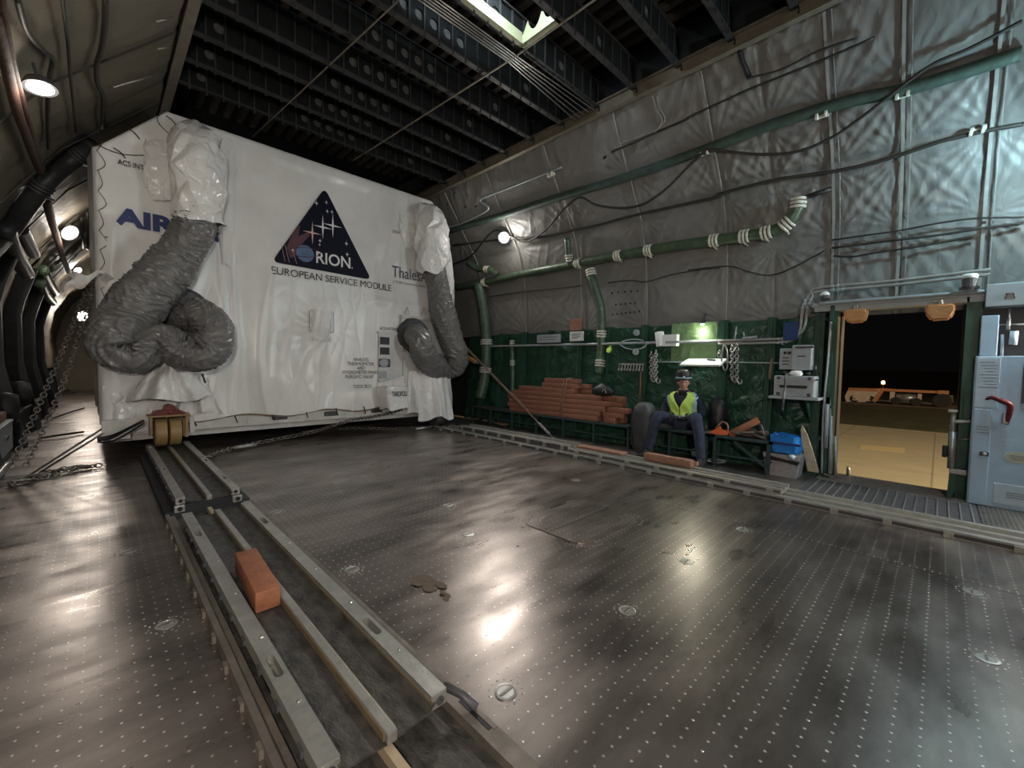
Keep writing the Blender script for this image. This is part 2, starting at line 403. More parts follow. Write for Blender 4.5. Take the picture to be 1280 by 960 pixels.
def text_part(body, parent, m, o, right, up, size, squash=1.0, bold=0.0, depth=.002, align='LEFT', shear=0.0, name='lettering', space=1.0):
    cu = bpy.data.curves.new(name, 'FONT'); cu.body = body; cu.size = size; cu.offset = bold; cu.extrude = depth/2; cu.align_x = align; cu.shear = shear
    cu.space_character = space; cu.space_line = .9
    tmp = bpy.data.objects.new('tmp', cu); COL.objects.link(tmp)
    dg = bpy.context.evaluated_depsgraph_get(); dg.update()
    me = bpy.data.meshes.new_from_object(tmp.evaluated_get(dg)); bpy.data.objects.remove(tmp)
    right, up = Vector(right).normalized(), Vector(up).normalized(); nrm = right.cross(up); o = Vector(o)
    off = root_loc(parent)
    for v in me.vertices: v.co = o+right*(v.co.x*squash)+up*v.co.y+nrm*v.co.z-off
    me.materials.clear(); me.materials.append(m); me.name = name
    ob = bpy.data.objects.new(name, me); COL.objects.link(ob); ob.parent = parent
    return ob
# ------------------------------------------------------------------ hull
FY = [-4.6, -3.4, -2.3, -1.28, -.24, .38, .97, 1.58, 2.17, 3.39, 4.68, 6.10, 7.4, 8.7, 10.0, 11.3, 12.6, 13.9, 15.2, 16.5, 17.8, 19.1, 20.4, 21.7, 23.0]
def quilt_mesh(P, s, zs, z0, z1, y0, y1, dy, dz, amp, fold, seed, frames=FY, droop=0.0):
    ys = np.arange(y0, y1+dy*.5, dy); zz = np.arange(z0, z1+dz*.5, dz)
    Y, Z = np.meshgrid(ys, zz, indexing='ij')
    fr = np.array([y0-1]+[f for f in frames]+[y1+2]); sm = np.array(zs)
    iy = np.clip(np.searchsorted(fr, Y, 'right')-1, 0, len(fr)-2); iz = np.clip(np.searchsorted(sm, Z, 'right')-1, 0, len(sm)-2)
    a, b = fr[iy], fr[iy+1]; c, d = sm[iz], sm[iz+1]
    u = np.clip((Y-a)/(b-a), 0, 1); v = np.clip((Z-c)/(d-c), 0, 1)
    pill = (4*u*(1-u))**.55*(4*v*(1-v))**.55
    D = amp*pill*(.6+.8*vnoise(iy*1.7+.3, iz*2.3+.6, seed))
    for cy, cz in ((a, c), (b, c), (a, d), (b, d)):
        ry, rz = Y-cy, (Z-cz)
        r = np.sqrt(ry*ry+rz*rz)+1e-4; th = np.arctan2(rz, ry)
        ph = vnoise(cy*3.1, cz*5.7, seed+5)*40
        D += fold*(1-2*np.abs(np.sin(th*11+ph+2.5*fbm(Y*2.2, Z*2.2, seed+9))))*np.exp(-r/.40)*np.minimum(1, r/.08)*pill**.3
    D += fold*1.5*(fbm(Y*3.2+Z*1.3, Z*2.2-Y*.9, seed+2)-.5)*pill**.4
    D += fold*1.1*(ridge(Y*5+Z*2.5, Z*1.6-Y*.6, seed+3)**3)*pill**.5
    D = D+droop*pill*(1-v)-.035
    X = prof(P, Z); dX = (prof(P, Z+.03)-prof(P, Z-.03))/.06
    nx = 1/np.sqrt(1+dX*dX)*s; nz = -dX/np.sqrt(1+dX*dX)*s
    return np.stack([X+nx*D, Y, Z+nz*D], -1)
ZS = [1.95, 2.90, 3.62, 4.15, 5.2]
b = MB()
b.grid(quilt_mesh(RP, -1, ZS, 1.95, 4.90, -1.6, 8.0, .02, .02, .030, .013, 11))
b.grid(quilt_mesh(RP, -1, ZS, 1.95, 4.9, -5.0, -1.58, .08, .06, .034, .009, 11)); b.grid(quilt_mesh(RP, -1, ZS, 1.95, 4.9, 8.0, 24, .1, .08, .034, .009, 11))
wr = struct(b.build('wall_right', M['quilt'], smooth=True))
# outer skin behind the linings (also closes the lower zone), open at the crew door
DY0, DY1, DZ = -.157, .868, 2.02
b = MB()
def skin(P, off, y0, y1, z0, z1, n=14):
    zz = np.linspace(z0, z1, n); A = np.array([[[prof(P, z)+off, y, z] for z in zz] for y in (y0, y1)]); b.grid(A)
skin(RP, .16, -5, DY0, 0, 5.6); skin(RP, .16, DY1, 24, 0, 5.6); skin(RP, .16, DY0, DY1, DZ, 5.6)
struct(b.build('wall_right', M['dark_frame']))
b = MB(); skin(LP, -.16, -5, 24, 0, 5.6); struct(b.build('wall_left', M['dark_frame']))
ZL = [.95, 1.8, 2.7, 3.35, 4.1, 5.1]
b = MB()
b.grid(quilt_mesh(LP, 1, ZL, .95, 4.98, 1.0, 12.0, .035, .035, .03, .008, 31)); b.grid(quilt_mesh(LP, 1, ZL, .95, 4.98, -5, 1.0, .1, .08, .05, .02, 31)); b.grid(quilt_mesh(LP, 1, ZL, .95, 4.98, 12, 24, .1, .08, .05, .02, 31))
wl = struct(b.build('wall_left', M['quilt_left'], smooth=True))
# lower green fabric lining, right
def green_mesh(y0, y1, seed):
    ys = np.arange(y0, y1+.01, .025); zz = np.arange(.0, 1.98, .03); Y, Z = np.meshgrid(ys, zz, indexing='ij')
    fr = np.array(FY); iy = np.clip(np.searchsorted(fr, Y, 'right')-1, 0, len(fr)-2); a, bb = fr[iy], fr[iy+1]; u = np.clip((Y-a)/(bb-a), 0, 1)
    pill = (4*u*(1-u))**.5
    D = .05*pill+.05*pill*(ridge(Y*3+Z*1.1, Z*2.2-Y*.8, seed)**2)+.04*pill*(fbm(Y*5, Z*4, seed+4)-.5)
    D += .02*np.sin(Z*26+6*u+4*fbm(Y*2, Z*2, seed+7))*pill*vnoise(Y*1.3, Z*1.3, seed+8)
    return np.stack([prof(RP, Z)-D, Y, Z], -1)
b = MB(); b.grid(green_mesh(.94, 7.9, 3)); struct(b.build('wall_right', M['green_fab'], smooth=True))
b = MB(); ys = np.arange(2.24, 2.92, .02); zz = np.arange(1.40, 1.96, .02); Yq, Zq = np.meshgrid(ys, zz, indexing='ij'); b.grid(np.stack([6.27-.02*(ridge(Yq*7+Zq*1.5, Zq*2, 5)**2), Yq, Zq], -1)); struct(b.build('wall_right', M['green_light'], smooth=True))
# lacing tapes / battens and frames
def wall_strip(mb, P, s, y, z0, z1, w, t, off=0.0, n=16):
    zz = [z0+(z1-z0)*i/n for i in range(n+1)]; vs = []
    for z in zz:
        x = prof(P, z); dx = (prof(P, z+.03)-prof(P, z-.03))/.06; L = math.sqrt(1+dx*dx); nx, nz = s/L, -s*dx/L
        for o in (off, off+t):
            for yy in (y-w/2, y+w/2): vs.append((x+nx*o, yy, z+nz*o))
    fs = []
    for i in range(n):
        q = i*4; r = q+4; fs += [(q+2, q+3, r+3, r+2), (q, q+2, r+2, r), (q+1, r+1, r+3, q+3), (q, r, r+1, q+1)]
    fs += [(0, 1, 3, 2), (n*4, n*4+2, n*4+3, n*4+1)]
    mb.add(vs, fs)
k = 1
for y in [-1.28, -.24, .38, .97, 2.17, 3.39, 4.68, 6.10, 7.4]:
    b = MB(); wall_strip(b, RP, -1, y, 1.95, 4.86, .016 if y > 1 else .026, .02, -.004)
    if y < 1: wall_strip(b, RP, -1, y-.06, 1.95, 4.86, .007, .02, -.004)
    struct(b.build('trim_%d' % k, M['batten'])); k += 1
for y in [1.06, 1.58, 2.17, 2.80, 3.39, 4.05, 4.68, 5.4, 6.10, 6.8, 7.4]:       # green hull frames behind the work area
    b = MB(); wall_strip(b, RP, -1, y, 0, 1.98, .10, .10, -.02, 8); wall_strip(b, RP, -1, y, 0, 1.98, .02, .13, -.02, 8)
    struct(b.build('trim_%d' % k, M['green_paint'])); k += 1
for y in [2.2, 4.3, 6.1, 7.9, 9.7, 11.5, 13.3, 15.1, 17]:
    b = MB(); wall_strip(b, LP, 1, y, .95, 4.9, .02, .016, -.004)
    struct(b.build('trim_%d' % k, M['cable'])); k += 1
for y in [7.1, 9.2, 11.4, 13.6, 15.8]:                                      # deep dark frames toward the tail
    b = MB(); wall_strip(b, LP, 1, y, 0, 2.9, .14, .20, -.02, 10)
    struct(b.build('trim_%d' % k, M['dark_frame'])); k += 1
# tail and nose closures
b = MB(); b.box((-1.5, 23.9, -.1), (6.8, 24.1, 5.7)); struct(b.build('wall_tail', M['quilt_left']))
b = MB(); b.box((-1.5, -5.1, -.1), (6.8, -4.95, 5.7)); struct(b.build('wall_nose', M['dark_grey']))
# floor
b = MB(); b.box((-1.15, -5, -.12), (6.262, 24, 0)); fl = struct(b.build('floor', M['floor']))
# raised side strip of deck between right track and wall, with cross slats at the door
b = MB(); b.box((5.20, 1.02, .0005), (6.3, 7.9, .012)); struct(b.build('floor_side_plate', M['floor_grid']))
b = MB(); b.box((5.20, -.3, .0005), (6.58, 1.02, .010)); struct(b.build('floor_sill_plate', M['dark_grey']))
b = MB()
for i in range(17):
    y = -.27+i*.075; b.box((5.22, y, .010), (6.05, y+.012, .018))
for i in range(9): b.box((6.06+i*.055, -.26, .010), (6.075+i*.055, .98, .020))
struct(b.build('floor_sill_ribs', M['steel']))
b = MB(); b.box((5.20, -4.8, .0005), (6.3, -.31, .012)); struct(b.build('floor_side_plate', M['floor_grid']))
# round-cornered access plate with a rivet border
def rrect(w, h, r, n=6):
    out = []
    for cx, cy, a0 in ((w-r, h-r, 0), (-w+r, h-r, 90), (-w+r, -h+r, 180), (w-r, -h+r, 270)):
        for i in range(n+1): a = math.radians(a0+90*i/n); out.append((cx+r*math.cos(a), cy+r*math.sin(a)))
    return out
b = MB(); b.prism(rrect(.42, .34, .16), (2.88, 2.06, .0005), (1, 0, 0), (0, 1, 0), (0, 0, .006))
for ring, n in ((0, 56), (1, 48)):
    for x, y in rrect(.40-.07*ring, .32-.07*ring, .14, 9):
        b.lathe([(.0075, 0), (.0055, .003), (0, .004)], (2.88+x, 2.06+y, .0063), seg=6)
ap = b.build('floor_access_plate', M['floor']); struct(ap)
b = MB()
for i, (x, y) in enumerate(rrect(.46, .38, .18, 10)): b.lathe([(.006, 0), (.0045, .003), (0, .0035)], (2.88+x, 2.06+y, 0), seg=6)
struct(b.build('floor_rivet_border', M['steel']))

# ------------------------------------------------------------------ ceiling
CX0, CX1, CZ = .80, 5.17, 4.96
b = MB(); b.box((-.4, -5, 5.62), (6.2, 24, 5.7)); ce = struct(b.build('ceiling', M['ceil']))
b = MB(); b.box((.55, -5, 5.0), (.60, 24, 5.62)); struct(b.build('ceiling_side', M['ceil']))
b = MB(); b.box((5.38, -5, 5.0), (5.43, 24, 5.62)); struct(b.build('ceiling_side', M['ceil']))
def flange_rail(x, m, nm):
    b = MB(); b.box((x-.05, -5, CZ-.02), (x+.05, 20, CZ)); b.box((x-.012, -5, CZ), (x+.012, 20, CZ+.12)); b.box((x-.05, -5, CZ+.10), (x+.05, 20, CZ+.12))
    return struct(b.build(nm, m))
flange_rail(.78, M['rail'], 'trim_90'); b = MB(); b.box((5.12, -5, 4.86), (5.20, 20, 4.885)); b.box((5.135, -5, 4.885), (5.15, 20, 5.0)); b.box((5.10, -5, 5.0), (5.22, 20, 5.02)); struct(b.build('trim_91', M['rail']))
b = MB(); b.box((5.24, -5, CZ+.03), (5.36, 20, CZ+.10)); struct(b.build('trim_92', M['dark_frame']))
def web(mb, xs, y, z0, z1, th, holes, r):
    """thin web along x (list of cell borders) at y with a round hole in cells flagged in holes"""
    n = 20
    for i in range(len(xs)-1):
        a, c = xs[i], xs[i+1]
        if not holes[i]: mb.box((a, y-th/2, z0), (c, y+th/2, z1)); continue
        cx, cz = (a+c)/2, (z0+z1)/2; vs = []; fs = []
        for side in (-th/2, th/2):
            for k in range(n):
                t = 2*PI*k/n+PI/4; ct, st = math.cos(t), math.sin(t); q = max(abs(ct), abs(st))
                vs.append((cx+ct/q*(c-a)/2, y+side, cz+st/q*(z1-z0)/2)); vs.append((cx+ct*r, y+side, cz+st*r))
        for k in range(n):
            k2 = (k+1) % n
            for o in (0, 2*n): fs.append((o+2*k, o+2*k2, o+2*k2+1, o+2*k+1))
            fs.append((2*k+1, 2*k2+1, 2*n+2*k2+1, 2*n+2*k+1))
        mb.add(vs, fs)
BY = [5.45+.595*i for i in range(4)]+[4.83, 4.20, 3.58, 3.0, 2.4, 1.8, 1.2, .6, 0, -.6, -1.2, -2, -2.8]
for y in BY:
    b = MB(); xs = [CX0]; hs = []
    while xs[-1] < CX1-.2: xs.append(xs[-1]+.19)
    xs[-1] = CX1
    for i in range(len(xs)-1):
        cx = (xs[i]+xs[i+1])/2; hs.append((1.0 < cx < 1.15) or (1.5 < cx < 1.6) or (2.25 < cx < 3.35) or (4.3 < cx < 4.5))
    web(b, xs, y, CZ+.02, CZ+.34, .01, hs, .058)
    struct(b.build('ceiling_beam', M['beam'])); b = MB(); b.box((CX0, y+.012, CZ+.03), (CX1, y+.02, CZ+.33)); struct(b.build('lit_hole_backing', M['hole_backing'])); b = MB()  # added pale strip, so the holes look lit from behind
    b.box((CX0, y-.035, CZ), (CX1, y+.035, CZ+.02)); b.box((CX0, y-.03, CZ+.34), (CX1, y+.03, CZ+.36))
    x = CX0+.15                                                               # small hooks and web stiffeners
    while x < CX1:
        b.box((x-.008, y-.04, CZ-.05), (x+.008, y-.03, CZ)); b.box((x-.02, y-.042, CZ-.055), (x+.008, y-.028, CZ-.045)); b.box((x-.01, y-.02, CZ+.02), (x+.01, y-.004, CZ+.34)); x += .19
    struct(b.build('beam_flange', M['flange']))
b = MB()
for i in range(22): b.box((.85+i*.2, -3, 5.54), (.93+i*.2, 9, 5.62))
struct(b.build('ceiling_stringers', M['stringer']))
for (x0, x1) in ((1.84, 2.30), (3.34, 3.62)):
    pass
# two thin longitudinal rods hung under the beams
tag(MB().tube([(2.24, 1.0, 4.93), (2.22, 4.02, 4.93), (1.87, 8.0, 4.93)], .009, 6).build('ceiling_rod', M['rail']), 'thin steel rod along the dark ceiling, nearer the left wall', 'rod')
tag(MB().tube([(3.60, 1.0, 4.93), (3.58, 3.73, 4.93), (3.36, 7.6, 4.93)], .011, 6).build('ceiling_rod', M['rail']), 'thin steel rod along the ceiling passing the lit bay corner', 'rod')
# lit bay: pale primer girder with scalloped holes + bright lamp above the frame
b = MB()
n = 24; pts = [(0, 0), (.56, 0), (.56, .30)]
for i in range(n+1):
    t = 1-i/n; pts.append((t*.56, .26-.16*abs(math.sin(t*PI*2.5))**.7))
b.prism(pts, (3.56, 3.02, CZ+.01), (0, 1, 0), (0, 0, 1), (.012, 0, 0)); b.box((3.53, 3.0, CZ), (3.60, 3.58, CZ+.012))
struct(b.build('ceiling_girder', M['primer']))
b = MB(); b.box((1.6, 3.50, CZ-.006), (3.56, 3.56, CZ+.014)); b.box((1.6, 3.545, CZ), (3.56, 3.557, CZ+.16)); struct(b.build('ceiling_girder', M['primer']))
# bundle of thin ceiling pipes running outboard from the lit bay
for i in range(5):
    b = MB(); y = 3.66+i*.035; b.tube([(2.1, y+.02, CZ-.03-.002*i), (3.6, y, CZ-.03), (5.1, y+.05*i-.05, CZ-.03)], .007, 6)
    o = b.build('ceiling_pipe', M['steel'], smooth=True); tag(o, 'one of five thin pipes bundled across the ceiling by the lit bay', 'pipe', 'thin pipe bundle across the ceiling')
L = thing('ceiling_lamp', 'cool white work lamp up in the open ceiling bay', 'lamp', (2.95, 3.2, 5.52))
b = MB(); b.box((2.75, 3.08, 5.50), (3.15, 3.32, 5.56), .01); b.build('lamp_housing', M['dark_grey'], L)
b = MB(); b.box((2.77, 3.10, 5.49), (3.13, 3.30, 5.502)); b.build('lamp_glass', M['lamp_cool'], L)
light('AREA', 'ceiling_lamp_light', (2.95, 3.2, 5.47), 46, (.72, .88, 1), .3, L, (2.95, 3.2, 0))

# ------------------------------------------------------------------ crew door surround
b = MB(); b.box((6.22, .868, 0), (6.45, .955, 2.06)); b.box((6.18, .90, 0), (6.22, .94, 2.06)); b.box((6.18, .87, .45), (6.24, 1.0, .50)); b.box((6.18, .87, .85), (6.24, .98, .88))
d1 = struct(b.build('door_1', M['green_paint']))
b = MB(); b.box((6.22, -.27, 0), (6.45, -.157, 2.06)); b.box((6.20, -.175, 0), (6.26, -.157, 2.06)); b.box((6.205, -.26, .75), (6.22, -.18, 1.05)); struct(b.build('door_1_post', M['green_paint']))
b = MB(); b.box((6.20, -.4, 2.0), (6.46, 1.10, 2.05)); b.box((6.18, -.4, 2.05), (6.24, 1.12, 2.10)); b.tube([(6.16, 1.05, 2.09), (6.16, -.35, 2.09)], .02, 8)
struct(b.build('door_1_lintel', M['grey_box']))
b = MB(); b.box((6.44, -.30, -.12), (6.66, 1.02, .0)); struct(b.build('door_1_sill', M['steel']))
for y in (DY0, DY1):
    b = MB(); b.box((6.40, y-.012, 0), (6.62, y+.012, 2.05)); struct(b.build('door_1_reveal', M['dark_frame']))

# ------------------------------------------------------------------ lights (lamps the hold has, plus two added as fill)
def wall_lamp(name, c, aim, power, col, label, r=.09, m='lamp', spot=None, soft=.08, pt=True):
    c = Vector(c); d = (Vector(aim)-c).normalized(); t = thing(name, label, 'lamp', c)
    b = MB(); b.lathe([(r*.3, -.07), (r*.8, -.06), (r*1.15, 0), (r*1.15, .012), (r, .012)], c, d, 20); b.cyl(c-d*.2, c-d*.06, .012, 8); b.build('lamp_housing', M['dark_grey'], t, auto=40)
    b = MB(); b.lathe([(0, .03), (r*.6, .024), (r*.98, .008)], c, d, 20); b.build('lamp_glass', M[m], t, smooth=True)
    if pt: light('POINT', 'lamp_bulb', c+d*.12, power, col, soft, t)
    if spot: light('SPOT', 'lamp_beam', c+d*.08, spot, col, soft, t, Vector(aim), math.radians(130), .8)
    return t
p = W(630, 297, .16); wall_lamp('wall_lamp', p, p+Vector((-1, -1.0, -.75)), 26, (1, .95, .88), 'bright white lamp on the quilted wall above the green pipe', .10, spot=300)
p = WL(50, 109, .20); wall_lamp('wall_lamp', p, p+Vector((.22, -.22, -1.2)), 12, (1, .90, .78), 'bright oval lamp high on the left wall', .095)
p = WL(87, 291, .15); wall_lamp('wall_lamp', p, p+Vector((1, -.9, -.8)), 22, (1, .92, .82), 'lamp on the left wall beside the container', .13, spot=160)
p = WL(97, 338, .12); wall_lamp('wall_lamp', p, p+Vector((1, -1, -.8)), 60, (1, .92, .82), 'distant lamp on the left wall behind the container', .085)
wall_lamp('wall_lamp', (-.35, 20.5, 2.7), (2, 18, 1.5), 120, (1, .88, .75), 'farthest tail lamp on the left wall', .16)
p = W(879, 406, .10); wall_lamp('wall_lamp', p, p+Vector((-.6, -.1, -1)), 7, (1, 1, .82), 'small lamp above the small wall shelf', .05, spot=60)
# unseen lamps beyond the frame's edges, the last two added as fill
wall_lamp('unseen_lamp', (5.62, -.72, 3.45), (4.6, -.4, 2.0), 105, (.52, .86, .98), 'cool lamp high on the right wall beyond the door', .10, 'lamp_cool')
wall_lamp('unseen_lamp', (5.75, -2.6, 2.9), (3.6, -1, 1), 95, (.55, .86, .98), 'cool lamp on the right wall toward the nose', .10, 'lamp_cool')
wall_lamp('unseen_lamp', (.2, .6, 4.0), (1.6, 2.0, 1.0), 6, (1, .85, .70), 'warm lamp high on the left wall toward the nose', .10)
wall_lamp('unseen_lamp', (-.1, -2.4, 3.8), (2, 4, 1.5), 75, (1, .88, .76), 'warm lamp on the left wall close to the nose', .10)
wall_lamp('unseen_lamp', (2.9, -3.4, 4.4), (3, 4, 1.6), 45, (1, .93, .86), 'warm lamp under the ceiling near the nose', .12)
b = MB(); b.cyl((2.9, -3.42, 4.45), (2.9, -3.42, 4.99), .015, 8); tag(b.build('lamp_stem', M['dark_grey']), 'thin stem holding the warm lamp under the ceiling near the nose', 'stem')
wall_lamp('unseen_lamp', (-.72, -1.3, 1.98), (3, 7, .6), 60, (1, .90, .80), 'added low warm lamp on the left side, brightening the container', .09, spot=430)  # unseen fill added to brighten the lower container cover
wall_lamp('unseen_lamp', (6.15, -1.9, 1.98), (2.5, 7, .4), 10, (1, .93, .86), 'added low lamp on the right side, brightening the container', .09, spot=320)  # second added fill, aimed at the container foot from the right
# ------------------------------------------------------------------ shrouded container
YB = 7.35
def BX(px, py, off=0.0): return onY(px, py, YB-off)
def topz(x): return np.interp(x, [0, .05, .72, 4.88, 5.28], [3.88, 3.91, 4.61, 4.60, 4.30])
C = thing('shipping_container', 'large white wrapped spacecraft container with triangular emblem', 'container', (2.64, 9.6, .12))
xs = np.arange(0, 5.281, .022); vv = np.linspace(0, 1, 170); Xg, Vg = np.meshgrid(xs, vv, indexing='ij')
bot = .44+.035*np.sin(xs*5.1)+.03*vnoise(xs*4, xs*0, 2); bot = bot[:, None]
Zg = bot+(topz(Xg)-bot)*Vg
D = .05*(ridge(Xg*1.7+.4*np.sin(Zg), Zg*.22, 4)**4)+.030*(ridge(Xg*3.4-Zg*.5, Zg*.35, 6)**5)+.03*(fbm(Xg*1.6, Zg*1.1, 8)-.5)
D += .05*np.exp(-((Xg-1.42)/.22)**2)*(ridge(Xg*6+.3*Zg, Zg*.3, 12)**2)*(.4+.6*Vg)      # gathered folds beside the left hood
low = np.clip((1.9-Zg)/1.3, 0, 1); D += low*.05*(ridge(Xg*2.2+Zg*.9, Zg*.5+.2*Xg, 14)**3)
hood = np.exp(-(((Xg-2.83)/.55)**2+((Zg-1.95)/.6)**2)); th = np.arctan2(Zg-1.85, Xg-2.83)
D += .022*hood*np.sin(th*13+2*vnoise(Xg*2, Zg*2, 3))
flat = 1-.93*np.exp(-(np.clip(np.maximum(np.abs(Xg-2.76)-.72, np.abs(Zg-3.35)-.95), 0, 9)/.12)**2)
flat = np.minimum(flat, 1-.9*np.exp(-(np.clip(np.maximum(np.abs(Xg-.7)-.65, np.abs(Zg-3.55)-.45), 0, 9)/.12)**2))
flat = np.minimum(flat, 1-.9*np.exp(-(np.clip(np.maximum(np.abs(Xg-3.9)-1.0, np.abs(Zg-1.55)-.75), 0, 9)/.12)**2))
flat = np.minimum(flat, 1-.9*np.exp(-(np.clip(np.maximum(np.abs(Xg-4.2)-.45, np.abs(Zg-2.8)-.25), 0, 9)/.12)**2))
edge = np.minimum(1, np.minimum(Xg, 5.28-Xg)/.12)*np.minimum(1, (1-Vg)*20)
D = D*np.clip(flat, 0, 1)*edge
rb = .07; rnd = rb*(1-np.sqrt(np.clip(1-(1-np.clip(np.minimum(Xg, 5.28-Xg)/rb, 0, 1))**2, 0, 1)))
rnd = np.maximum(rnd, rb*(1-np.sqrt(np.clip(1-(1-np.clip((1-Vg)*4/rb, 0, 1))**2, 0, 1))))
A = np.stack([Xg, YB-D+rnd, Zg], -1)
b = MB(); b.grid(A)
for xx, sg in ((0.0, -1), (5.28, 1)):                          # side sheets
    yy = np.arange(YB+rb, 11.9, .06); zz = np.linspace(.45, float(topz(xx)), 60); Yg, Z2 = np.meshgrid(yy, zz, indexing='ij')
    d = .05*(ridge(Yg*2, Z2*.4, 21)**3)*np.minimum(1, (Yg-YB-rb)/.2)
    b.grid(np.stack([xx+sg*d*np.ones_like(Yg), Yg, Z2], -1))
tx = np.arange(0, 5.281, .1); yy = np.arange(YB+rb, 11.91, .2); T1, T2 = np.meshgrid(tx, yy, indexing='ij')
b.grid(np.stack([T1, T2, topz(T1)], -1))
b.grid(np.stack([T1[:, :1].repeat(20, 1), 11.9*np.ones((len(tx), 20)), .45+(topz(T1[:, :1])-.45)*np.linspace(0, 1, 20)[None, :]], -1))
b.build('cover', M['cover'], C, smooth=True)
b = MB(); b.box((.02, YB+.03, .30), (5.26, 11.85, .62)); b.box((.10, YB+.2, .2), (5.18, 11.7, .3))
for x in np.arange(.35, 5.2, .42): b.box((x, YB+.018, .31), (x+.02, YB+.035, .52))
b.build('base_frame', M['panelw'], C)
for x in (1.95, 2.75, 3.6):
    b = MB(); b.box((x, YB+.0, .36), (x+.22, YB+.03, .44), .01); b.build('latch', M['dark_grey'], C)
# lacing along the left edge of the cover
b = MB()
for i in range(9):
    z = 1.9+i*.24; b.tube([(.04, YB-.02, z), (.085+.03*(i % 2), YB-.03, z+.10), (.05, YB-.02, z+.24)], .0035, 5, sub=4)
b.tube([(.03, YB-.02, 3.9), (.3, YB-.03, 3.86), (.8, YB-.03, 4.03), (1.25, YB-.04, 4.02)], .005, 5, sub=6)
b.tube([(.70, YB-.03, 4.58), (.62, YB-.03, 4.40), (.85, YB-.03, 4.2)], .005, 5, sub=6)
b.build('lacing', M['cable'], C)
for (px, py) in ((168, 166), (150, 190), (215, 150), (140, 300)):
    p = BX(px, py, .03); b = MB(); b.tube([p+Vector((-.06, 0, .03)), p, p+Vector((.05, 0, -.06))], .007, 5, sub=4); b.build('tie', M['cable'], C)
# rounded edge bead across the bottom hem
b = MB(); b.tube([(x, YB-.02, float(.44+.035*math.sin(x*5.1)+.01)) for x in np.arange(.8, 5.0, .12)], .012, 6); b.build('hem_rope', M['rope'], C)
for i in range(9):
    x = .95+i*.5; b = MB(); b.tube([(x-.02, YB-.03, .50), (x, YB-.04, .42), (x+.03, YB+.0, .36)], .009, 6, sub=3); b.build('toggle', M['cable'], C)

R_, U_ = (1, 0, 0), (0, 0, 1)
# emblem: rounded triangle with three four-point stars, planet and lettering
def tri(o): 
    A_, B_, C_ = (2.755, 4.19), (1.955, 2.83), (3.575, 2.80); r = .06; out = []
    P = [Vector(A_), Vector(B_), Vector(C_)]; cen = (P[0]+P[1]+P[2])/3
    for i in range(3):
        p = P[i]; a = (P[i-1]-p).normalized(); c = (P[(i+1) % 3]-p).normalized()
        for k in range(7):
            t = k/6; q = p+a*(r*1.9)*(1-t)**2+c*(r*1.9)*t**2; out.append(((q.x-cen.x)*o+cen.x, (q.y-cen.y)*o+cen.y))
    return out
b = MB(); b.prism(tri(1.0), (0, YB-.030, 0), R_, U_, (0, .012, 0)); emb = b.build('emblem', M['navy_print'], C)
y0 = YB-.032
def star(cx, cz, r, m, thin=.13, nm='star'):
    pts = []
    for i in range(8): a = PI/2+i*PI/4; q = r*(1.25 if i % 4 == 0 else 1) if i % 2 == 0 else r*thin; pts.append((cx+q*math.cos(a), cz+q*math.sin(a)))
    b = MB(); b.prism(pts, (0, y0, 0), R_, U_, (0, .002, 0)); return b.build(nm, m, emb)
for (px, py, r, m) in ((390.5, 291, .15, 'pink'), (403.5, 284, .16, 'print_white'), (416, 282, .16, 'print_white')):
    p = BX(px, py, .03); star(p.x, p.z, r, M[m])
for (px, py, r) in ((395.5, 254, .035), (408, 253, .03), (409, 264, .028), (415, 265, .028), (400, 301, .03), (399.5, 306, .022), (433, 304.5, .035), (434, 318, .035), (366, 312.5, .03), (428, 330, .02), (440, 335, .02)):
    p = BX(px, py, .03); star(p.x, p.z, r, M['print_white'], .3)
p = BX(381.5, 317, .03); b = MB()
b.prism([(p.x+.135*math.cos(a*PI/20), p.z+.135*math.sin(a*PI/20)) for a in range(40)], (0, y0-.002, 0), R_, U_, (0, .003, 0)); b.build('planet', M['planet'], emb)
b = MB(); b.tube([(p.x+.24*math.cos(a), y0-.004, p.z+.02+.075*math.sin(a)+.03*math.cos(a)) for a in [i*PI/18 for i in range(36)]], .005, 4, closed=True); b.build('orbit', M['print_red'], emb)
q0, q1, q2 = BX(370, 316, .03), BX(372, 300, .03), BX(388, 292, .03)
b = MB(); b.prism([(q0.x-.08, q0.z-.1), (q0.x-.14, q0.z+.05), (q1.x-.05, q1.z+.02), (q2.x-.02, q2.z+.03), (q2.x, q2.z-.02), (q1.x+.05, q1.z-.07), (q0.x+.03, q0.z-.02)], (0, y0+.001, 0), R_, U_, (0, .002, 0)); b.build('swoosh', M['print_red'], emb)
q = BX(372, 290, .03)
b = MB(); b.prism([(q.x-.16, q.z-.25), (q.x-.05, q.z+.02), (q.x+.04, q.z+.12), (q.x+.02, q.z-.02), (q.x-.02, q.z-.2)], (0, y0+.0015, 0), R_, U_, (0, .002, 0)); b.build('swoosh', M['print_redfaint'], emb)
for dx in (-.30, -.24, -.13):
    b = MB(); b.bar((p.x+dx, y0, 2.86), (p.x+dx-.06, y0, 3.0+abs(dx)*.5), .006, .004); b.build('ray_line', M['pink'], emb)
text_part('RION', emb, M['print_white'], (p.x+.155, y0-.002, 2.935), R_, U_, .265, .93, .004)
text_part('EUROPEAN SERVICE MODULE', C, M['print_black'], (1.935, YB-.028, 2.645), R_, U_, .165, .93, 0)
pa = BX(146, 278, .03); text_part('AIRBUS', C, M['print_blue'], (pa.x, YB-.026, pa.z-.01), R_, U_, .285, 1.28, .014, shear=.0)
pa = BX(147, 202, .03); text_part('ACS INTERFACE', C, M['print_black'], (pa.x, YB-.045, pa.z-.03), R_, U_, .09, .74, .001)
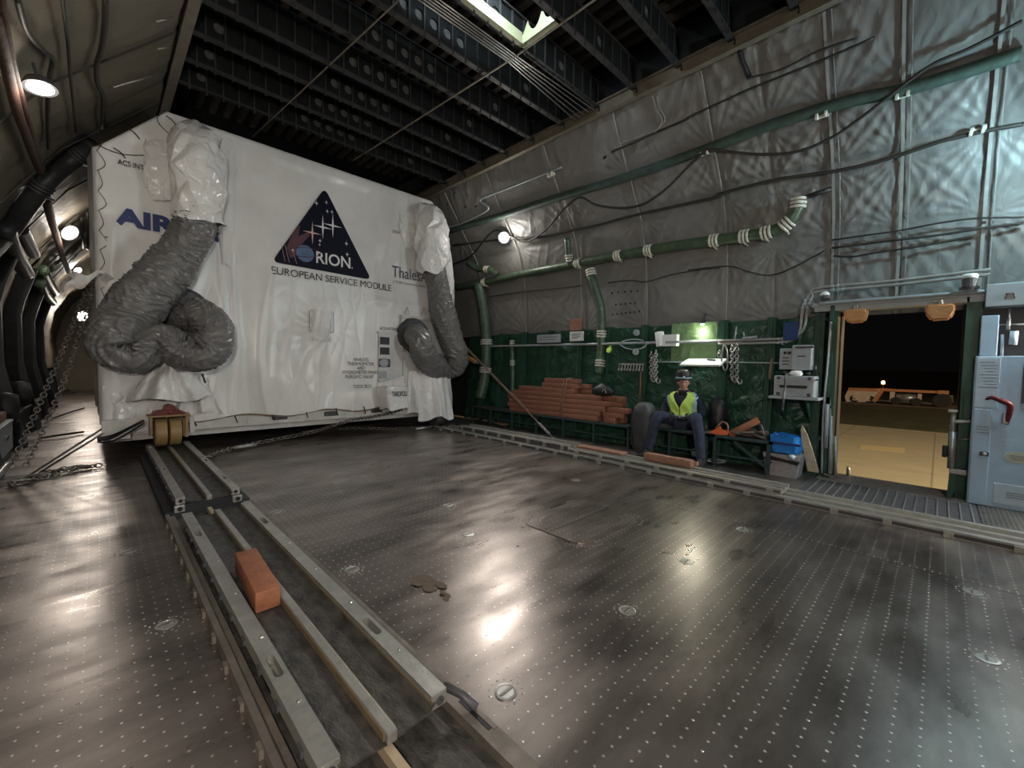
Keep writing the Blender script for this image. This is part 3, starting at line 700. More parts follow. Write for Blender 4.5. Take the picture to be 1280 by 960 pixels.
pa = BX(490, 342, .03); text_part('ThalesAlenia', C, M['print_grey'], (pa.x, YB-.026, pa.z-.05), R_, U_, .30, .80, .002)
text_part('a Thales / Leonardo company', C, M['print_grey'], (pa.x+.03, YB-.026, pa.z-.16), R_, U_, .07, .85, .0)
pa = BX(476, 287, .03); text_part('ACS INTERFACE', C, M['print_black'], (pa.x-.02, YB-.026, pa.z), R_, U_, .085, .80, 0)
pa = BX(475, 412, .03); text_part('ACS INTERFACE', C, M['print_black'], (pa.x, YB-.026, pa.z), R_, U_, .08, .80, 0)
pa = BX(451, 450, .03); text_part('ANALOG\nTHERMOMETER\nAND\nHYGROMETER PANEL', C, M['print_black'], (pa.x, YB-.045, pa.z-.02), R_, U_, .085, 0.82, 0, align='CENTER')
pa = BX(449, 471.5, .03); text_part('PURGING VALVE', C, M['print_black'], (pa.x, YB-.045, pa.z-.02), R_, U_, .085, 0.82, 0, align='CENTER')
pa = BX(453, 483.5, .03); text_part('TOOL BOX', C, M['print_black'], (pa.x, YB-.045, pa.z-.02), R_, U_, .085, 0.82, 0, align='CENTER')
pa = BX(148, 344, .03); text_part('THIS SIDE', C, M['print_black'], (pa.x-.1, YB-.026, pa.z), R_, U_, .05, 1.0, 0)
# plastic pocket below the emblem
p = BX(401, 403); b = MB()
A = []
for i in range(13):
    t = i/12; row = []
    for j in range(15):
        s = j/14*2-1; z = p.z+.20-.52*t; w = .17-.02*t*t; row.append((p.x+s*w, YB-.03-.08*(1-s*s)**.5*math.sin(PI*min(1, .25+t*.75))-.02*math.sin(9*s+5*t), z))
    A.append(row)
b.grid(np.array(A)); pk = b.build('pocket', M['film'], C, smooth=True)
b = MB(); b.box((p.x-.2, YB-.045, p.z-.16), (p.x+.2, YB-.03, p.z-.152)); b.box((p.x-.2, YB-.045, p.z-.16), (p.x-.194, YB-.03, p.z+.18)); b.box((p.x+.194, YB-.045, p.z-.16), (p.x+.2, YB-.03, p.z+.18)); b.build('seam', M['print_grey'], pk)
# instrument panel with windows
a0, a1 = BX(472, 416), BX(503, 477)
b = MB(); b.box((a0.x, YB-.05, a1.z), (a1.x, YB+.0, a0.z), .01); b.box((a1.x-.03, YB-.09, a1.z-.03), (a1.x+.02, YB-.02, a0.z+.03)); b.box((a0.x-.02, YB-.08, a0.z-.01), (a1.x, YB-.02, a0.z+.03)); ip = b.build('instrument_panel', M['panelw'], C)
for (x0, z0, x1, z1, m) in ((475, 421, 486.5, 431, 'print_black'), (475, 434, 486.5, 443.5, 'print_black'), (473.5, 448.5, 487.5, 459, 'dark_grey'), (474, 464, 483, 473, 'grey_box')):
    q0, q1 = BX(x0, z0, .05), BX(x1, z1, .05); b = MB(); b.box((q0.x, YB-.062, q1.z), (q1.x, YB-.048, q0.z)); g = b.build('gauge_window', M[m], ip)
b = MB(); q = BX(480, 453.5, .06); b.lathe([(.09, 0), (.07, .012), (0, .012)], (q.x, YB-.06, q.z), (0, -1, 0), 20); b.build('dial', M['grey_box'], ip)
# box with white cloth cover and label under the panel
q0, q1 = onY(483, 482, YB-.40), onY(513, 505, YB-.40); tc_ = (q0.x+q1.x)/2; tw_ = (q1.x-q0.x)/2
b = MB(); A = []
for i in range(19):
    a = i/18*2*PI; row = []
    for j in range(9):
        t = j/8; w = tw_*(1-.12*t)*(1 if j else .8); row.append((tc_+w*math.copysign(abs(math.cos(a))**.4, math.cos(a)), YB-.22+.20*math.copysign(abs(math.sin(a))**.4, math.sin(a)), q0.z-.02-t*.42+.03*math.sin(4*a)*t))
    A.append(row)
b.grid(np.array(A)); b.box((tc_-tw_*.9, YB-.38, q0.z-.06), (tc_+tw_*.9, YB-.02, q0.z-.02), .02); tb = b.build('label_box', M['film'], C, smooth=False)
text_part('TAROFOLI', tb, M['print_black'], (tc_-tw_*.62, YB-.435, q0.z-.20), R_, U_, .13, tw_*2.05, .0015)
b = MB(); A = []
for i in range(12):
    t = i/11; row = [((3.70+.38*t), YB-.03-.30*t*(1-.3*j/8)-.035*math.sin(i*1.9)*(j/8), .90+.16*t-.055*j*(.5+.5*t)) for j in range(9)]
    A.append(row)
b.grid(np.array(A)); b.build('draped_film', M['film'], C, smooth=True)

# duct helper with gathered fabric
def duct_mesh(path, radii, seed, amp=.022, sub=14, seg=96, freq=22):
    P = spline([Vector(p) for p in path], sub); n = len(P)
    # resample evenly
    L = [0]
    for i in range(1, n): L.append(L[-1]+(P[i]-P[i-1]).length)
    m = int(L[-1]/.009); S = np.linspace(0, L[-1], m)
    PX = np.stack([np.interp(S, L, [p[k] for p in P]) for k in range(3)], -1)
    for _ in range(6): PX[1:-1] = (PX[:-2]+PX[1:-1]*2+PX[2:])/4
    rr = np.interp(S/L[-1], np.linspace(0, 1, len(radii)), radii)
    T = np.gradient(PX, axis=0); T /= np.linalg.norm(T, axis=1)[:, None]
    K = np.gradient(T, axis=0)/.009                                       # curvature vector
    U = np.cross(T[0], (0, 0, 1.)); U /= np.linalg.norm(U); out = np.zeros((m, seg, 3))
    th = np.arange(seg)*2*PI/seg
    for i in range(m):
        U = U-T[i]*np.dot(U, T[i]); U /= np.linalg.norm(U); V = np.cross(T[i], U)
        d = np.cos(th)[:, None]*U+np.sin(th)[:, None]*V
        inner = np.clip(d @ K[i]*rr[i], 0, 1)                                # inside of the bend: deeper folds
        s = S[i]; c = th/(2*PI)
        q = ridge(s*freq+1.6*np.sin(th*2+seed+s*5)+2.4*np.sin(th+s*3.1)+1.2*np.sin(th*3-s*7), np.sin(th)*2.2+5+s*1.3, seed)**2*.55+ridge(s*freq*2.1+1.6*np.sin(th*3+s*3), np.cos(th)*3.0+9+s*2, seed+1)**2*.3+.3*vnoise(s*6+np.cos(th)*1.2, np.sin(th)*1.5+3, seed+2)
        R = rr[i]*(1+.04*vnoise(s*2.0+0*th, np.cos(th)+2, seed+4))-amp*(1.0+2.4*inner)*(1-q)
        # shrink where the bend would fold through itself
        k = d @ K[i]; R = np.where(k > 0, np.minimum(R, .9/np.maximum(k, 1e-3)), R)
        out[i] = PX[i]+d*R[:, None]
    b = MB(); nn = m*seg; b.v = [tuple(p) for p in out.reshape(-1, 3).tolist()]
    b.f = [(i*seg+k, i*seg+(k+1) % seg, (i+1)*seg+(k+1) % seg, (i+1)*seg+k) for i in range(m-1) for k in range(seg)]
    b.f += [tuple(range(seg-1, -1, -1)), tuple((m-1)*seg+k for k in range(seg))]; b.m = [0]*len(b.f)
    return b
def crumple_mesh(path, radii, seed, amp=.06, squash=1.0, sub=10, seg=60):
    P = spline([Vector(p) for p in path], sub); n = len(P); rs = np.interp(np.linspace(0, 1, n), np.linspace(0, 1, len(radii)), radii)
    rnd_ = np.random.RandomState(seed); sites = rnd_.rand(26, 3); out = np.zeros((n, seg, 3))
    amps = rnd_.rand(26)
    for i in range(n):
        T = (P[min(n-1, i+1)]-P[max(0, i-1)]).normalized(); U = T.cross(Vector((0, 1, 0.01))).normalized(); V = T.cross(U)
        for k in range(seg):
            a = 2*PI*k/seg; t = i/(n-1)
            # faceted: distance to nearest crease sites in (t, angle)
            q = np.array([t*1.3, .5+.5*math.cos(a), .5+.5*math.sin(a)]); dd = np.sqrt(((sites-q)**2).sum(1)); o = np.argsort(dd)
            f = amps[o[0]]*.9+(dd[o[1]]-dd[o[0]])*1.2
            r = rs[i]*(1+.06*math.sin(3*a+seed))-amp*(1-f)
            p = P[i]+U*(math.cos(a)*r)+V*(math.sin(a)*r*squash); out[i, k] = p[:]
    b = MB(); b.v = [tuple(p) for p in out.reshape(-1, 3).tolist()]
    b.f = [(i*seg+k, i*seg+(k+1) % seg, (i+1)*seg+(k+1) % seg, (i+1)*seg+k) for i in range(n-1) for k in range(seg)]+[tuple(range(seg))]; b.m = [0]*len(b.f)
    return b
def PP(l): return [onY(px, py, y) for px, py, y in l]
def foil(path, radii, seed, amp, squash=1.0, seg=15, rows=11):
    """crinkled plastic sleeve: few large facets of uneven radius"""
    P = spline([Vector(p) for p in path], 12); n = len(P); rr_ = random.Random(seed); vs = []; idx = [int(i*(n-1)/(rows-1)) for i in range(rows)]
    rs = [float(np.interp(i/(rows-1), np.linspace(0, 1, len(radii)), radii)) for i in range(rows)]
    for q, i in enumerate(idx):
        T = (P[min(n-1, i+1)]-P[max(0, i-1)]).normalized(); U = T.cross(Vector((0, 1, .01))).normalized(); V = T.cross(U)
        for k in range(seg):
            a = 2*PI*(k+.5*(q % 2)+rr_.uniform(-.3, .3))/seg; r = rs[q]+rr_.uniform(-amp, amp*.7)
            vs.append(P[i]+U*(math.cos(a)*r)+V*(math.sin(a)*r*squash)+T*rr_.uniform(-.3, .3)*amp*(1 if 0 < q < rows-1 else 1.6))
    fs = []
    for q in range(rows-1):
        for k in range(seg):
            a, b_, c, d = q*seg+k, q*seg+(k+1) % seg, (q+1)*seg+(k+1) % seg, (q+1)*seg+k
            fs += [(a, b_, c), (a, c, d)] if rr_.random() < .5 else [(a, b_, d), (b_, c, d)]
    fs.append(tuple(range(seg))); bm = bmesh.new(); vv_ = [bm.verts.new(v) for v in vs]
    for f in fs: bm.faces.new([vv_[i] for i in f])
    bmesh.ops.bevel(bm, geom=[e for e in bm.edges if len(e.link_faces) == 2], offset=.012, segments=1, affect='EDGES', profile=.5, clamp_overlap=True)
    b = MB(); b.bm(bm); return b
# left duct
pth = PP([(247, 250, 6.96), (240, 292, 6.96), (207, 340, 6.92), (166, 388, 6.86), (143, 418, 6.82), (141, 436, 6.82), (168, 446, 6.80), (200, 426, 6.80), (228, 440, 6.72), (256, 441, 6.66), (268, 418, 6.68), (254, 396, 6.86), (232, 392, 7.12), (222, 393, 7.32)])
dl = thing('flexible_duct', 'thick grey ribbed fabric duct looped on the left of the container face', 'duct', (pth[5].x, 7.0, pth[5].z-.3))
duct_mesh(pth, [.25, .255, .265, .28, .295, .295, .26, .215, .215, .235, .245, .24, .235, .23], 41, .055).build('duct_hose', M['duct'], dl, smooth=True)
q = BX(224, 394); b = MB(); b.lathe([(.36, 0), (.38, .05), (.33, .12), (.28, .12)], (q.x, YB-.01, q.z), (0, -1, 0), 40); b.build('collar', M['dark_grey'], dl, auto=40)
b = MB(); q2 = PP([(224, 378, 6.75)])[0]; b.tube([q2+Vector((-.10, 0, .05)), q2, q2+Vector((.05, 0, -.04))], .012, 6, sub=3); q2 = PP([(253, 473, 6.6)])[0]; b.tube([q2+Vector((0, 0, .06)), q2+Vector((.03, 0, -.06))], .012, 6); b.build('tie', M['cable'], dl)
hd = PP([(246, 166, 7.25), (247, 178, 7.04), (247, 200, 6.96), (249, 235, 6.96), (249, 262, 6.96), (250, 280, 6.96)])
foil(hd, [.13, .27, .32, .31, .30, .29], 5, .05, .9).build('plastic_hood', M['film'], C)
hd = PP([(205, 178, 7.30), (208, 200, 7.26), (206, 235, 7.28), (210, 250, 7.30)]); foil(hd, [.20, .24, .22, .14], 9, .03, .25).build('plastic_hood', M['film'], C)
hd = PP([(283, 172, 7.32), (285, 200, 7.30), (284, 260, 7.30), (282, 330, 7.32)]); foil(hd, [.06, .12, .12, .06], 19, .03, .35).build('plastic_fold', M['cover'], C)
# right duct
pth = PP([(541, 322, 7.05), (546, 352, 7.02), (554, 392, 6.98), (564, 425, 6.95), (571, 445, 6.98), (568, 458, 7.12), (554, 460, 7.25), (540, 455, 7.12), (530, 442, 6.96), (525, 426, 6.92), (519, 419, 7.12), (516, 418, 7.32)])
dr = thing('flexible_duct', 'narrower grey fabric duct hanging on the right of the container face', 'duct', (pth[4].x, 7.0, pth[4].z-.35))
duct_mesh(pth, [.20, .225, .25, .27, .26, .24, .24, .27, .26, .24, .23], 77, .042, freq=18).build('duct_hose', M['duct'], dr, smooth=True)
q = BX(514, 419); b = MB(); b.lathe([(.33, 0), (.34, .05), (.30, .14), (.26, .14)], (q.x, YB-.03, q.z), (0, -1, 0), 40); b.build('collar', M['dark_grey'], dr, auto=40)
b = MB(); a0, a1 = BX(501, 396), BX(520, 441); b.box((a0.x, YB-.05, a1.z), (a1.x+.30, YB-.0, a0.z), .01); b.box((a0.x-.04, YB-.10, a0.z-.03), (a1.x+.3, YB, a0.z+.03), .01); b.box((a0.x-.03, YB-.09, a1.z), (a0.x+.05, YB, a0.z), .01); b.build('port_frame', M['panelw'], C)
for px in (509, 530):
    q = BX(px, 393, .05); b = MB(); b.tube([q+Vector((-.05, 0, 0)), q+Vector((0, 0, .14)), q+Vector((.05, 0, 0))], .010, 6); b.build('shackle', M['steel'], C)
hd = PP([(536, 262, 7.25), (538, 272, 7.10), (540, 295, 7.02), (540, 318, 7.02), (539, 342, 7.05)])
foil(hd, [.18, .32, .36, .34, .30], 6, .06, .85).build('plastic_hood', M['film'], C)
hd = PP([(513, 268, 7.33), (513, 290, 7.30), (514, 310, 7.32)]); foil(hd, [.22, .26, .12], 3, .04, .3).build('plastic_hood', M['film'], C)
hd = [Vector((5.3, 7.5, 4.0)), Vector((5.36, 7.5, 3.2)), Vector((5.34, 7.5, 2.4)), Vector((5.3, 7.45, 1.9))]; foil(hd, [.10, .18, .18, .08], 13, .04, .8).build('plastic_hood', M['film'], C)
# draped plastic skirts around the two front corner feet
def skirt(top, wid_t, wid_b, h, depth, seed, nm='plastic_skirt', fa=1.0):
    A = []
    for i in range(22):
        t = i/21; row = []
        for j in range(33):
            s = j/32*2-1; w = wid_t+(wid_b-wid_t)*t
            fold = fa*(.07*math.sin(s*7+seed+2*t)*t+.045*math.sin(s*15+seed*2-4*t)*t+.03*abs(math.sin(s*4+t*6)))
            row.append((top[0]+s*w, top[1]-depth*(1-abs(s)**2.2)*(.35+.65*t)-fold, top[2]-h*t*(1-.05*math.cos(s*5+seed))))
        A.append(row)
    b = MB(); b.grid(np.array(A)); return b.build(nm, M['film'], C, smooth=True)
q = BX(213, 448); skirt((q.x-.02, YB-.12, q.z+.04), .05, .50, .58, .28, 2.0, fa=.8)
q = BX(246, 470); skirt((q.x, YB-.01, q.z), .12, .30, .52, .10, 5.0)
q = BX(150, 482); skirt((.42, YB-.0, q.z), .38, .37, .58, .05, 4.0, fa=.35)
q = BX(541, 452); skirt((q.x, YB-.10, q.z), .34, .44, 1.14, .30, 1.0, fa=.5)
q = BX(522, 470); skirt((q.x, YB-.02, q.z+.1), .22, .28, .85, .20, 3.0, fa=.5)
q = BX(118, 342); 
b = MB(); A = [[(q.x-.22+.36*s+.03*math.sin(5*t), YB-.06-.12*math.sin(s*3)-.04*math.sin(9*s+3*t), q.z-.06+.08*s+.03*math.sin(11*s)-.13*t*(1+.4*math.sin(6*s))) for t in np.linspace(0, 1, 10)] for s in np.linspace(0, 1, 18)]
b.grid(np.array(A)); b.build('plastic_flap', M['film'], C, smooth=True)
# caster standing on the left track
W0 = (.655, 7.14, .335)
b = MB(); b.box((.44, 7.0, .545), (.87, 7.34, .57), .006); b.box((.46, 7.06, .30), (.485, 7.3, .545)); b.box((.82, 7.04, .26), (.85, 7.3, .545)); b.box((.80, 7.1, .26), (.82, 7.16, .5)); b.box((.635, 7.2, .3), (.65, 7.32, .545)); cs = b.build('caster', M['yellow_wheel'], C)
for x in (.505, .65):
    b = MB(); b.lathe([(.05, -.004), (.14, 0), (.176, .008), (.18, .02), (.18, .11), (.176, .122), (.14, .13), (.05, .134)], (x, 7.14, .336), (1, 0, 0), 36); b.build('wheel', M['yellow_wheel'], cs, auto=40)
b = MB(); b.prism([(-.17, 0), (.16, 0), (.15, .035), (.07, .05), (.06, .11), (.015, .13), (-.03, .12), (-.05, .06), (-.15, .045)], (.65, 7.02, .572), R_, U_, (0, .2, 0))
for x, z in ((.50, .60), (.60, .66), (.66, .60), (.74, .63), (.80, .59)): b.lathe([(.02, 0), (.02, .02), (0, .025)], (x, 7.02, z), (0, -1, 0), 8)
b.build('red_bracket', M['red'], cs)
b = MB(); b.box((.02, 7.26, .27), (.28, 7.34, .52)); b.build('foot_plate', M['panelw'], C)
b = MB(); b.box((.9, 7.3, .27), (.95, 7.36, .56)); b.build('foot_plate', M['panelw'], C)
# right front foot in shade
b = MB(); b.lathe([(.10, -.12), (.20, -.1), (.21, 0), (.20, .1), (.10, .12)], (4.95, 7.25, .23), (1, 0, 0), 28); b.box((4.7, 7.1, .42), (5.2, 7.4, .47)); b.build('caster', M['dark_grey'], C, auto=40)
# ------------------------------------------------------------------ loading tracks
def track_left(nm, label, y0, y1, z0, slots2, x0=.433, x1=.886, end_stack=False):
    t = thing(nm, label, 'track', ((x0+x1)/2, (y0+y1)/2, z0)); w = .064; h = .055
    for k, (a, c) in enumerate(((x0, x0+w), (x1-w, x1))):
        b = MB(); ys = [y0]
        slots = slots2[k]
        for s in slots: ys += [s-.075, s+.075]
        ys.append(y1)
        for i in range(0, len(ys), 2): b.box((a, ys[i], z0), (c, ys[i+1], z0+h))
        for s in slots:                                            # slot: leave a rounded opening
            b.box((a, s-.075, z0), (a+.016, s+.075, z0+h)); b.box((c-.016, s-.075, z0), (c, s+.075, z0+h)); b.box((a, s-.075, z0), (c, s+.075, z0+.012))
            for sg in (-1, 1):
                n = 8; cx = (a+c)/2; r = (c-a)/2-.016; ye = s+sg*.075; yc = ye-sg*r
                poly = [(cx-r, ye), (cx+r, ye)]+[(cx+r*math.cos(q*PI/n), yc+sg*r*math.sin(q*PI/n)) for q in range(n+1)]
                b.prism(poly, (0, 0, z0), (1, 0, 0), (0, 1, 0), (0, 0, h))
        b.build('side_rail', M['alu'], t)
        b = MB(); b.box((a+.004, y0-.005, z0+.004), (c-.004, y0+.003, z0+h-.004)); e = b.build('end_plate', M['alu'], t)
        b = MB(); b.lathe([(.016, 0), (.016, .006), (.008, .006), (.008, .001), (0, .001)], ((a+c)/2, y0-.004, z0+h*.5), (0, -1, 0), 16); b.build('end_bolt', M['dark_grey'], e, auto=40)
        yy = y0+.3
        while yy < y1-.2:
            if all(abs(yy-s) > .12 for s in slots):
                b = MB(); b.lathe([(.009, 0), (.007, .004), (0, .005)], ((a+c)/2+.012, yy, z0+h), seg=8); b.build('bolt', M['steel'], t)
            yy += .47
    zb = z0+.014
    b = MB(); xm = (x0+x1)/2
    poly = [(x0+w-.01, .03), (x0+w+.02, .006), (xm, -.004), (x1-w-.02, .006), (x1-w+.01, .03), (x1-w+.01, .036), (x1-w-.02, .014), (xm, .004), (x0+w+.02, .014), (x0+w-.01, .036)]
    b.prism(poly, (0, y0-.012, z0), R_, U_, (0, y1-y0+.02, 0)); b.build('bed', M['trough'], t)
    b = MB(); b.box((xm-.018, y0-.02, z0), (xm+.018, y1, z0+.040), .004); b.build('centre_rib', M['alu'], t)
    for sx in (x0+w, x1-w, xm-.02, xm+.02):
        b = MB(); b.box((sx-.003, y0, z0+.004), (sx+.003, y1, z0+.034)); b.build('rib_side', M['brass'], t)
    yy = y0+.12
    while yy < y1: b = MB(); b.box((x0-.010, yy, z0+.004), (x0, yy+.04, z0+.028)); b.build('lug', M['dark_grey'], t); yy += .24
    return t
M['brass'] = mat('tan inner rail side', (.20, .15, .085), .5, .3, .15, 12)
M['base_alu'] = mat('grimy lower rail', (.20, .175, .15), .5, .5, .25, 9)
track_left('loading_track', 'near section of the left loading track carrying the orange block', 1.215, 4.02, .062, ((1.76, 3.50), (1.74, 3.46)))
track_left('loading_track', 'far raised section of the left track ending at the amber wheels', 4.36, 7.34, .10, ((5.65, 7.1), (4.85, 5.85, 6.9)))
def base_channel(nm, label, y0, y1):
    t = thing(nm, label, 'track', (.65, (y0+y1)/2, .001))
    b = MB(); b.box((.36, y0, .001), (.42, y1, .030)); b.box((.36, y0, .03), (.385, y1, .052)); yy = y0+.1
    while yy < y1: b.box((.347, yy, .001), (.36, yy+.045, .036)); yy += .26
    b.build('lower_rail', M['base_alu'], t)
    b = MB(); b.box((.42, y0, .001), (.90, y1, .010)); b.box((.46, y0, .01), (.60, y1, .016)); b.box((.72, y0, .01), (.86, y1, .016)); b.build('lower_bed', M['trough'], t)
    b = MB(); b.box((.635, y0, .010), (.665, y1, .05)); b.build('centre_rib', M['pale_rib'], t)
    b = MB(); b.box((.90, y0, .001), (.965, y1, .046)); b.box((.945, 1.02 if y0 < 1 else y0, .046), (.962, 1.24 if y0 < 1 else y0+.2, .049)); b.build('side_rail', M['base_alu'], t)
    b = MB(); b.box((.93, 1.03, .046), (.948, 1.20, .0475)); b.build('slot', M['black'], t)
    return t
M['pale_rib'] = mat('pale tan rib', (.42, .33, .22), .5, .2, .1, 10)
base_channel('floor_channel', 'low floor channel running under the near left track', .35, 4.30)
b = MB(); b.tube([(.90, 1.25, .094), (.93, 1.18, .085), (.95, 1.12, .06)], .014, 8); tag(b.build('locking_pin', M['dark_grey'], smooth=True), 'dark pin stuck in the near right corner of the left track', 'pin')
b = MB()                                                              # stacked box ends between the two left sections
bt = thing('track_joint', 'open stacked channel joint between the two left track sections', 'joint', (.66, 4.32, .04))
b = MB(); b.box((.36, 4.34, .001), (.96, 7.3, .05)); b.box((.42, 4.345, .05), (.90, 7.3, .098)); b.build('packing_channel', M['dark_frame'], bt)
for x in (.36, .87):
    b = MB(); b.box((x+.06 if x < .5 else x-.045, 4.31, .045), (x+.13 if x < .5 else x+.025, 4.36, .098), .004); b.build('end_block', M['alu'], bt)
b = MB(); b.lathe([(.018, 0), (.018, .01), (0, .01)], (.455, 4.31, .075), (0, -1, 0), 14); b.lathe([(.018, 0), (.018, .01), (0, .01)], (.86, 4.31, .075), (0, -1, 0), 14); b.build('end_bolt', M['black'], bt)
def chain_links(mb, pts, L=.05, r=.006, wdt=.018):
    P = spline([Vector(p) for p in pts], 24); S = [0]
    for i in range(1, len(P)): S.append(S[-1]+(P[i]-P[i-1]).length)
    n = max(2, int(S[-1]/(L*.72)))
    at = lambda s: Vector([float(np.interp(s, S, [p[k] for p in P])) for k in range(3)])
    for i in range(n):
        s = S[-1]*(i+.5)/n; c = at(s); d = (at(min(S[-1], s+.01))-at(max(0, s-.01))); _, u, w = frame(d); d = d.normalized()
        a = PI/4+(PI/2 if i % 2 else 0); u2 = u*math.cos(a)+w*math.sin(a)
        pl = []
        for k in range(10):
            t = 2*PI*k/10; pl.append(c+d*(math.cos(t)*L*.5)+u2*(math.sin(t)*wdt*(1.25 if k in (2, 3, 7, 8) else 1)))
        mb.tube(pl, r, 5, closed=True)
# right-hand track: sections with side lugs
def track_right(nm, label, x0, x1, y0, y1, z0, h, pitch, group=None):
    t = thing(nm, label, 'track', ((x0+x1)/2, (y0+y1)/2, z0))
    b = MB(); b.box((x0, y0, z0), (x0+.07, y1, z0+h)); b.box((x0+.07, y0, z0), (x1-.06, y1, z0+h*.45)); b.box((x1-.06, y0, z0), (x1, y1, z0+h)); b.build('channel', M['alu'], t)
    b = MB(); b.box(((x0+x1)/2-.02, y0, z0+h*.45), ((x0+x1)/2+.02, y1, z0+h*.9)); b.box((x0+.085, y0, z0+h*.45), (x0+.10, y1, z0+h*.7)); b.build('centre_rib', M['alu'], t)
    b = MB(); b.box((x0-.004, y0+.01, z0+.012), (x0, y1-.01, z0+h-.016)); b.build('side_groove', M['dark_grey'], t)
    yy = y0+.08
    while yy < y1-.05:
        b = MB(); b.box((x0-.028, yy, z0), (x0, yy+.045, z0+h-.008)); b.box((x0-.032, yy-.012, z0), (x0-.004, yy-.002, z0+h-.01)); b.build('lug', M['alu'], t); yy += pitch
    return t
track_right('floor_track', 'lowest near section of the right floor track, in front of the door', 4.74, 5.16, -2.0, 3.4, .001, .055, .36)
track_right('floor_track', 'lowest far section of the right floor track by the container', 4.74, 5.16, 3.42, 7.0, .001, .055, .36)
track_right('floor_track', 'second-layer section of the right floor track below the seated person', 4.80, 5.12, 1.05, 3.7, .058, .05, .40)
track_right('floor_track', 'upper stacked section of the right floor track near the timber pile', 4.82, 5.14, 3.72, 6.3, .058, .085, .34)
b = MB(); b.box((4.98, 2.95, .110), (5.16, 3.7, .13)); tag(b.build('brown_board', M['brown_wood']), 'thin brown board lying on the right track beyond the person', 'board')

# orange block on left track: px corners (290,690)-(350,760)
b = MB(); b.obox((.588, 2.55, .062+.012+.052), (.056, .0, 0), (.014, .285, 0), (0, 0, .052), .008); bl = b.build('timber_block', M['orange_wood'], auto=40); tag(bl, 'orange painted timber block lying in the left loading track', 'block')
b = MB(); p0 = F(812, 577, .12); p1 = F(868, 583, .12)
b.bar((5.02, 2.62, .155), (5.02, 2.02, .155), .10, .09, .006); tag(b.build('timber_block', M['brown_wood'], auto=40), 'worn reddish brown timber by the seated person\'s feet', 'block')
b = MB(); b.bar((5.36, 2.75, .06), (5.40, 2.10, .06), .07, .09, .006); tag(b.build('timber_block', M['brown_wood'], auto=40), 'low dark brown timber behind the feet of the seated person', 'block')

# ------------------------------------------------------------------ floor fittings
def fitting(px, py, r=.045):
    p = F(px, py); g = 'cargo tie-down fittings in the deck'
    t = thing('tie_down_fitting', 'round recessed tie-down fitting let into the metal deck', 'fitting', (p.x, p.y, 0), g)
    b = MB(); b.lathe([(r, 0), (r, .0035), (r*.78, .005), (r*.74, .002)], (p.x, p.y, .0), seg=24); b.build('ring', M['steel'], t, auto=50)
    b = MB(); b.lathe([(r*.74, 0), (r*.74, .0016), (0, .0016)], (p.x, p.y, 0), seg=24); b.build('recess', M['black'], t)
    b = MB(); b.box((p.x-r*.7, p.y-.005, .001), (p.x+r*.7, p.y+.005, .005)); b.build('cross_bar', M['chain'], t)
    b = MB()
    for k in range(14): a = 2*PI*k/14; b.lathe([(.005, 0), (.003, .003), (0, .0035)], (p.x+r*1.5*math.cos(a), p.y+r*1.5*math.sin(a), 0), seg=6)
    b.build('rivet_ring', M['steel'], t)
for q in ((632, 865), (784, 763), (858, 702), (928, 662), (1233, 823), (585, 668), (440, 712), (208, 781), (1215, 740), (345, 640), (720, 600), (160, 690), (560, 632)): fitting(*q)
b = MB()
for i in range(14):
    a = random.random(); p = F(515+55*a+random.random()*8, 715+30*a+random.random()*12); r = .015+.03*random.random()
    b.prism([(r*(.6+.5*random.random())*math.cos(k*PI/5), r*1.3*(.6+.5*random.random())*math.sin(k*PI/5)) for k in range(10)], (p.x, p.y, .0003+i*.0006), (1, 0, 0), (0, 1, 0), (0, 0, .0008))
tag(b.build('dirt_smear', mat('brown dried mud', (.13, .095, .07), .9)), 'brown dried mud smear on the deck beside the plate joint', 'stain')

# ------------------------------------------------------------------ chains, straps
def hook(mb, p, d=Vector((0, 0, 1)), s=.07):
    _, u, w = frame(d); d = Vector(d).normalized()
    mb.tube([p, p+d*s*.5, p+d*s+u*s*.4, p+d*s*.8+u*s*.8, p+d*s*.3+u*s*.7], [.012, .014, .013, .01, .007], 8, sub=4)
t = thing('lashing_chain', 'heavy double lashing chain slanting up from the left floor to the container', 'chain', (-.68, 7.0, 0))
b = MB(); A0 = Vector((-.68, 6.85, .12)); A1 = Vector((-.04, 7.62, 2.28))
chain_links(b, [A0, (A0+A1)/2+Vector((0, 0, -.05)), A1], .062, .0075, .020); b.build('chain_run', M['chain'], t, smooth=True)
b = MB(); chain_links(b, [A0+Vector((.11, -.05, 0)), (A0+A1)/2+Vector((.10, -.03, -.09)), A1+Vector((.04, 0, 0))], .062, .0075, .020); b.build('chain_run', M['chain'], t, smooth=True)
b = MB(); b.tube([(-.80, 6.25, .05), (-.74, 6.55, .10), (-.70, 6.85, .16)], [.02, .035, .03], 10, sub=3); b.build('tensioner', M['steel'], t, smooth=True)
t = thing('lashing_chain', 'slack chain heaped on the deck at the foot of the big chain', 'chain', (-.45, 6.6, 0))
b = MB(); pts = [(-.62, 6.35, .03)]
rs = random.Random(4)
for i in range(16): pts.append((-.62+.035*i+.10*math.sin(i*2.2), 6.4+.15*rs.random()+.03*i, .025+.03*rs.random()))
chain_links(b, pts, .07, .008, .022); b.build('chain_run', M['chain'], t, smooth=True)
t = thing('lashing_strap', 'taut dark strap from the left deck to the container base', 'strap', (-.2, 7.0, 0))
b = MB(); b.bar((-.55, 6.75, .03), (.03, 7.30, .42), .03, .008); b.bar((-.50, 6.75, .03), (.06, 7.30, .38), .03, .008); b.build('webbing', M['dark_grey'], t)
t = thing('lashing_strap', 'black strap slung from the container corner to the amber caster', 'strap', (.1, 7.2, .3))
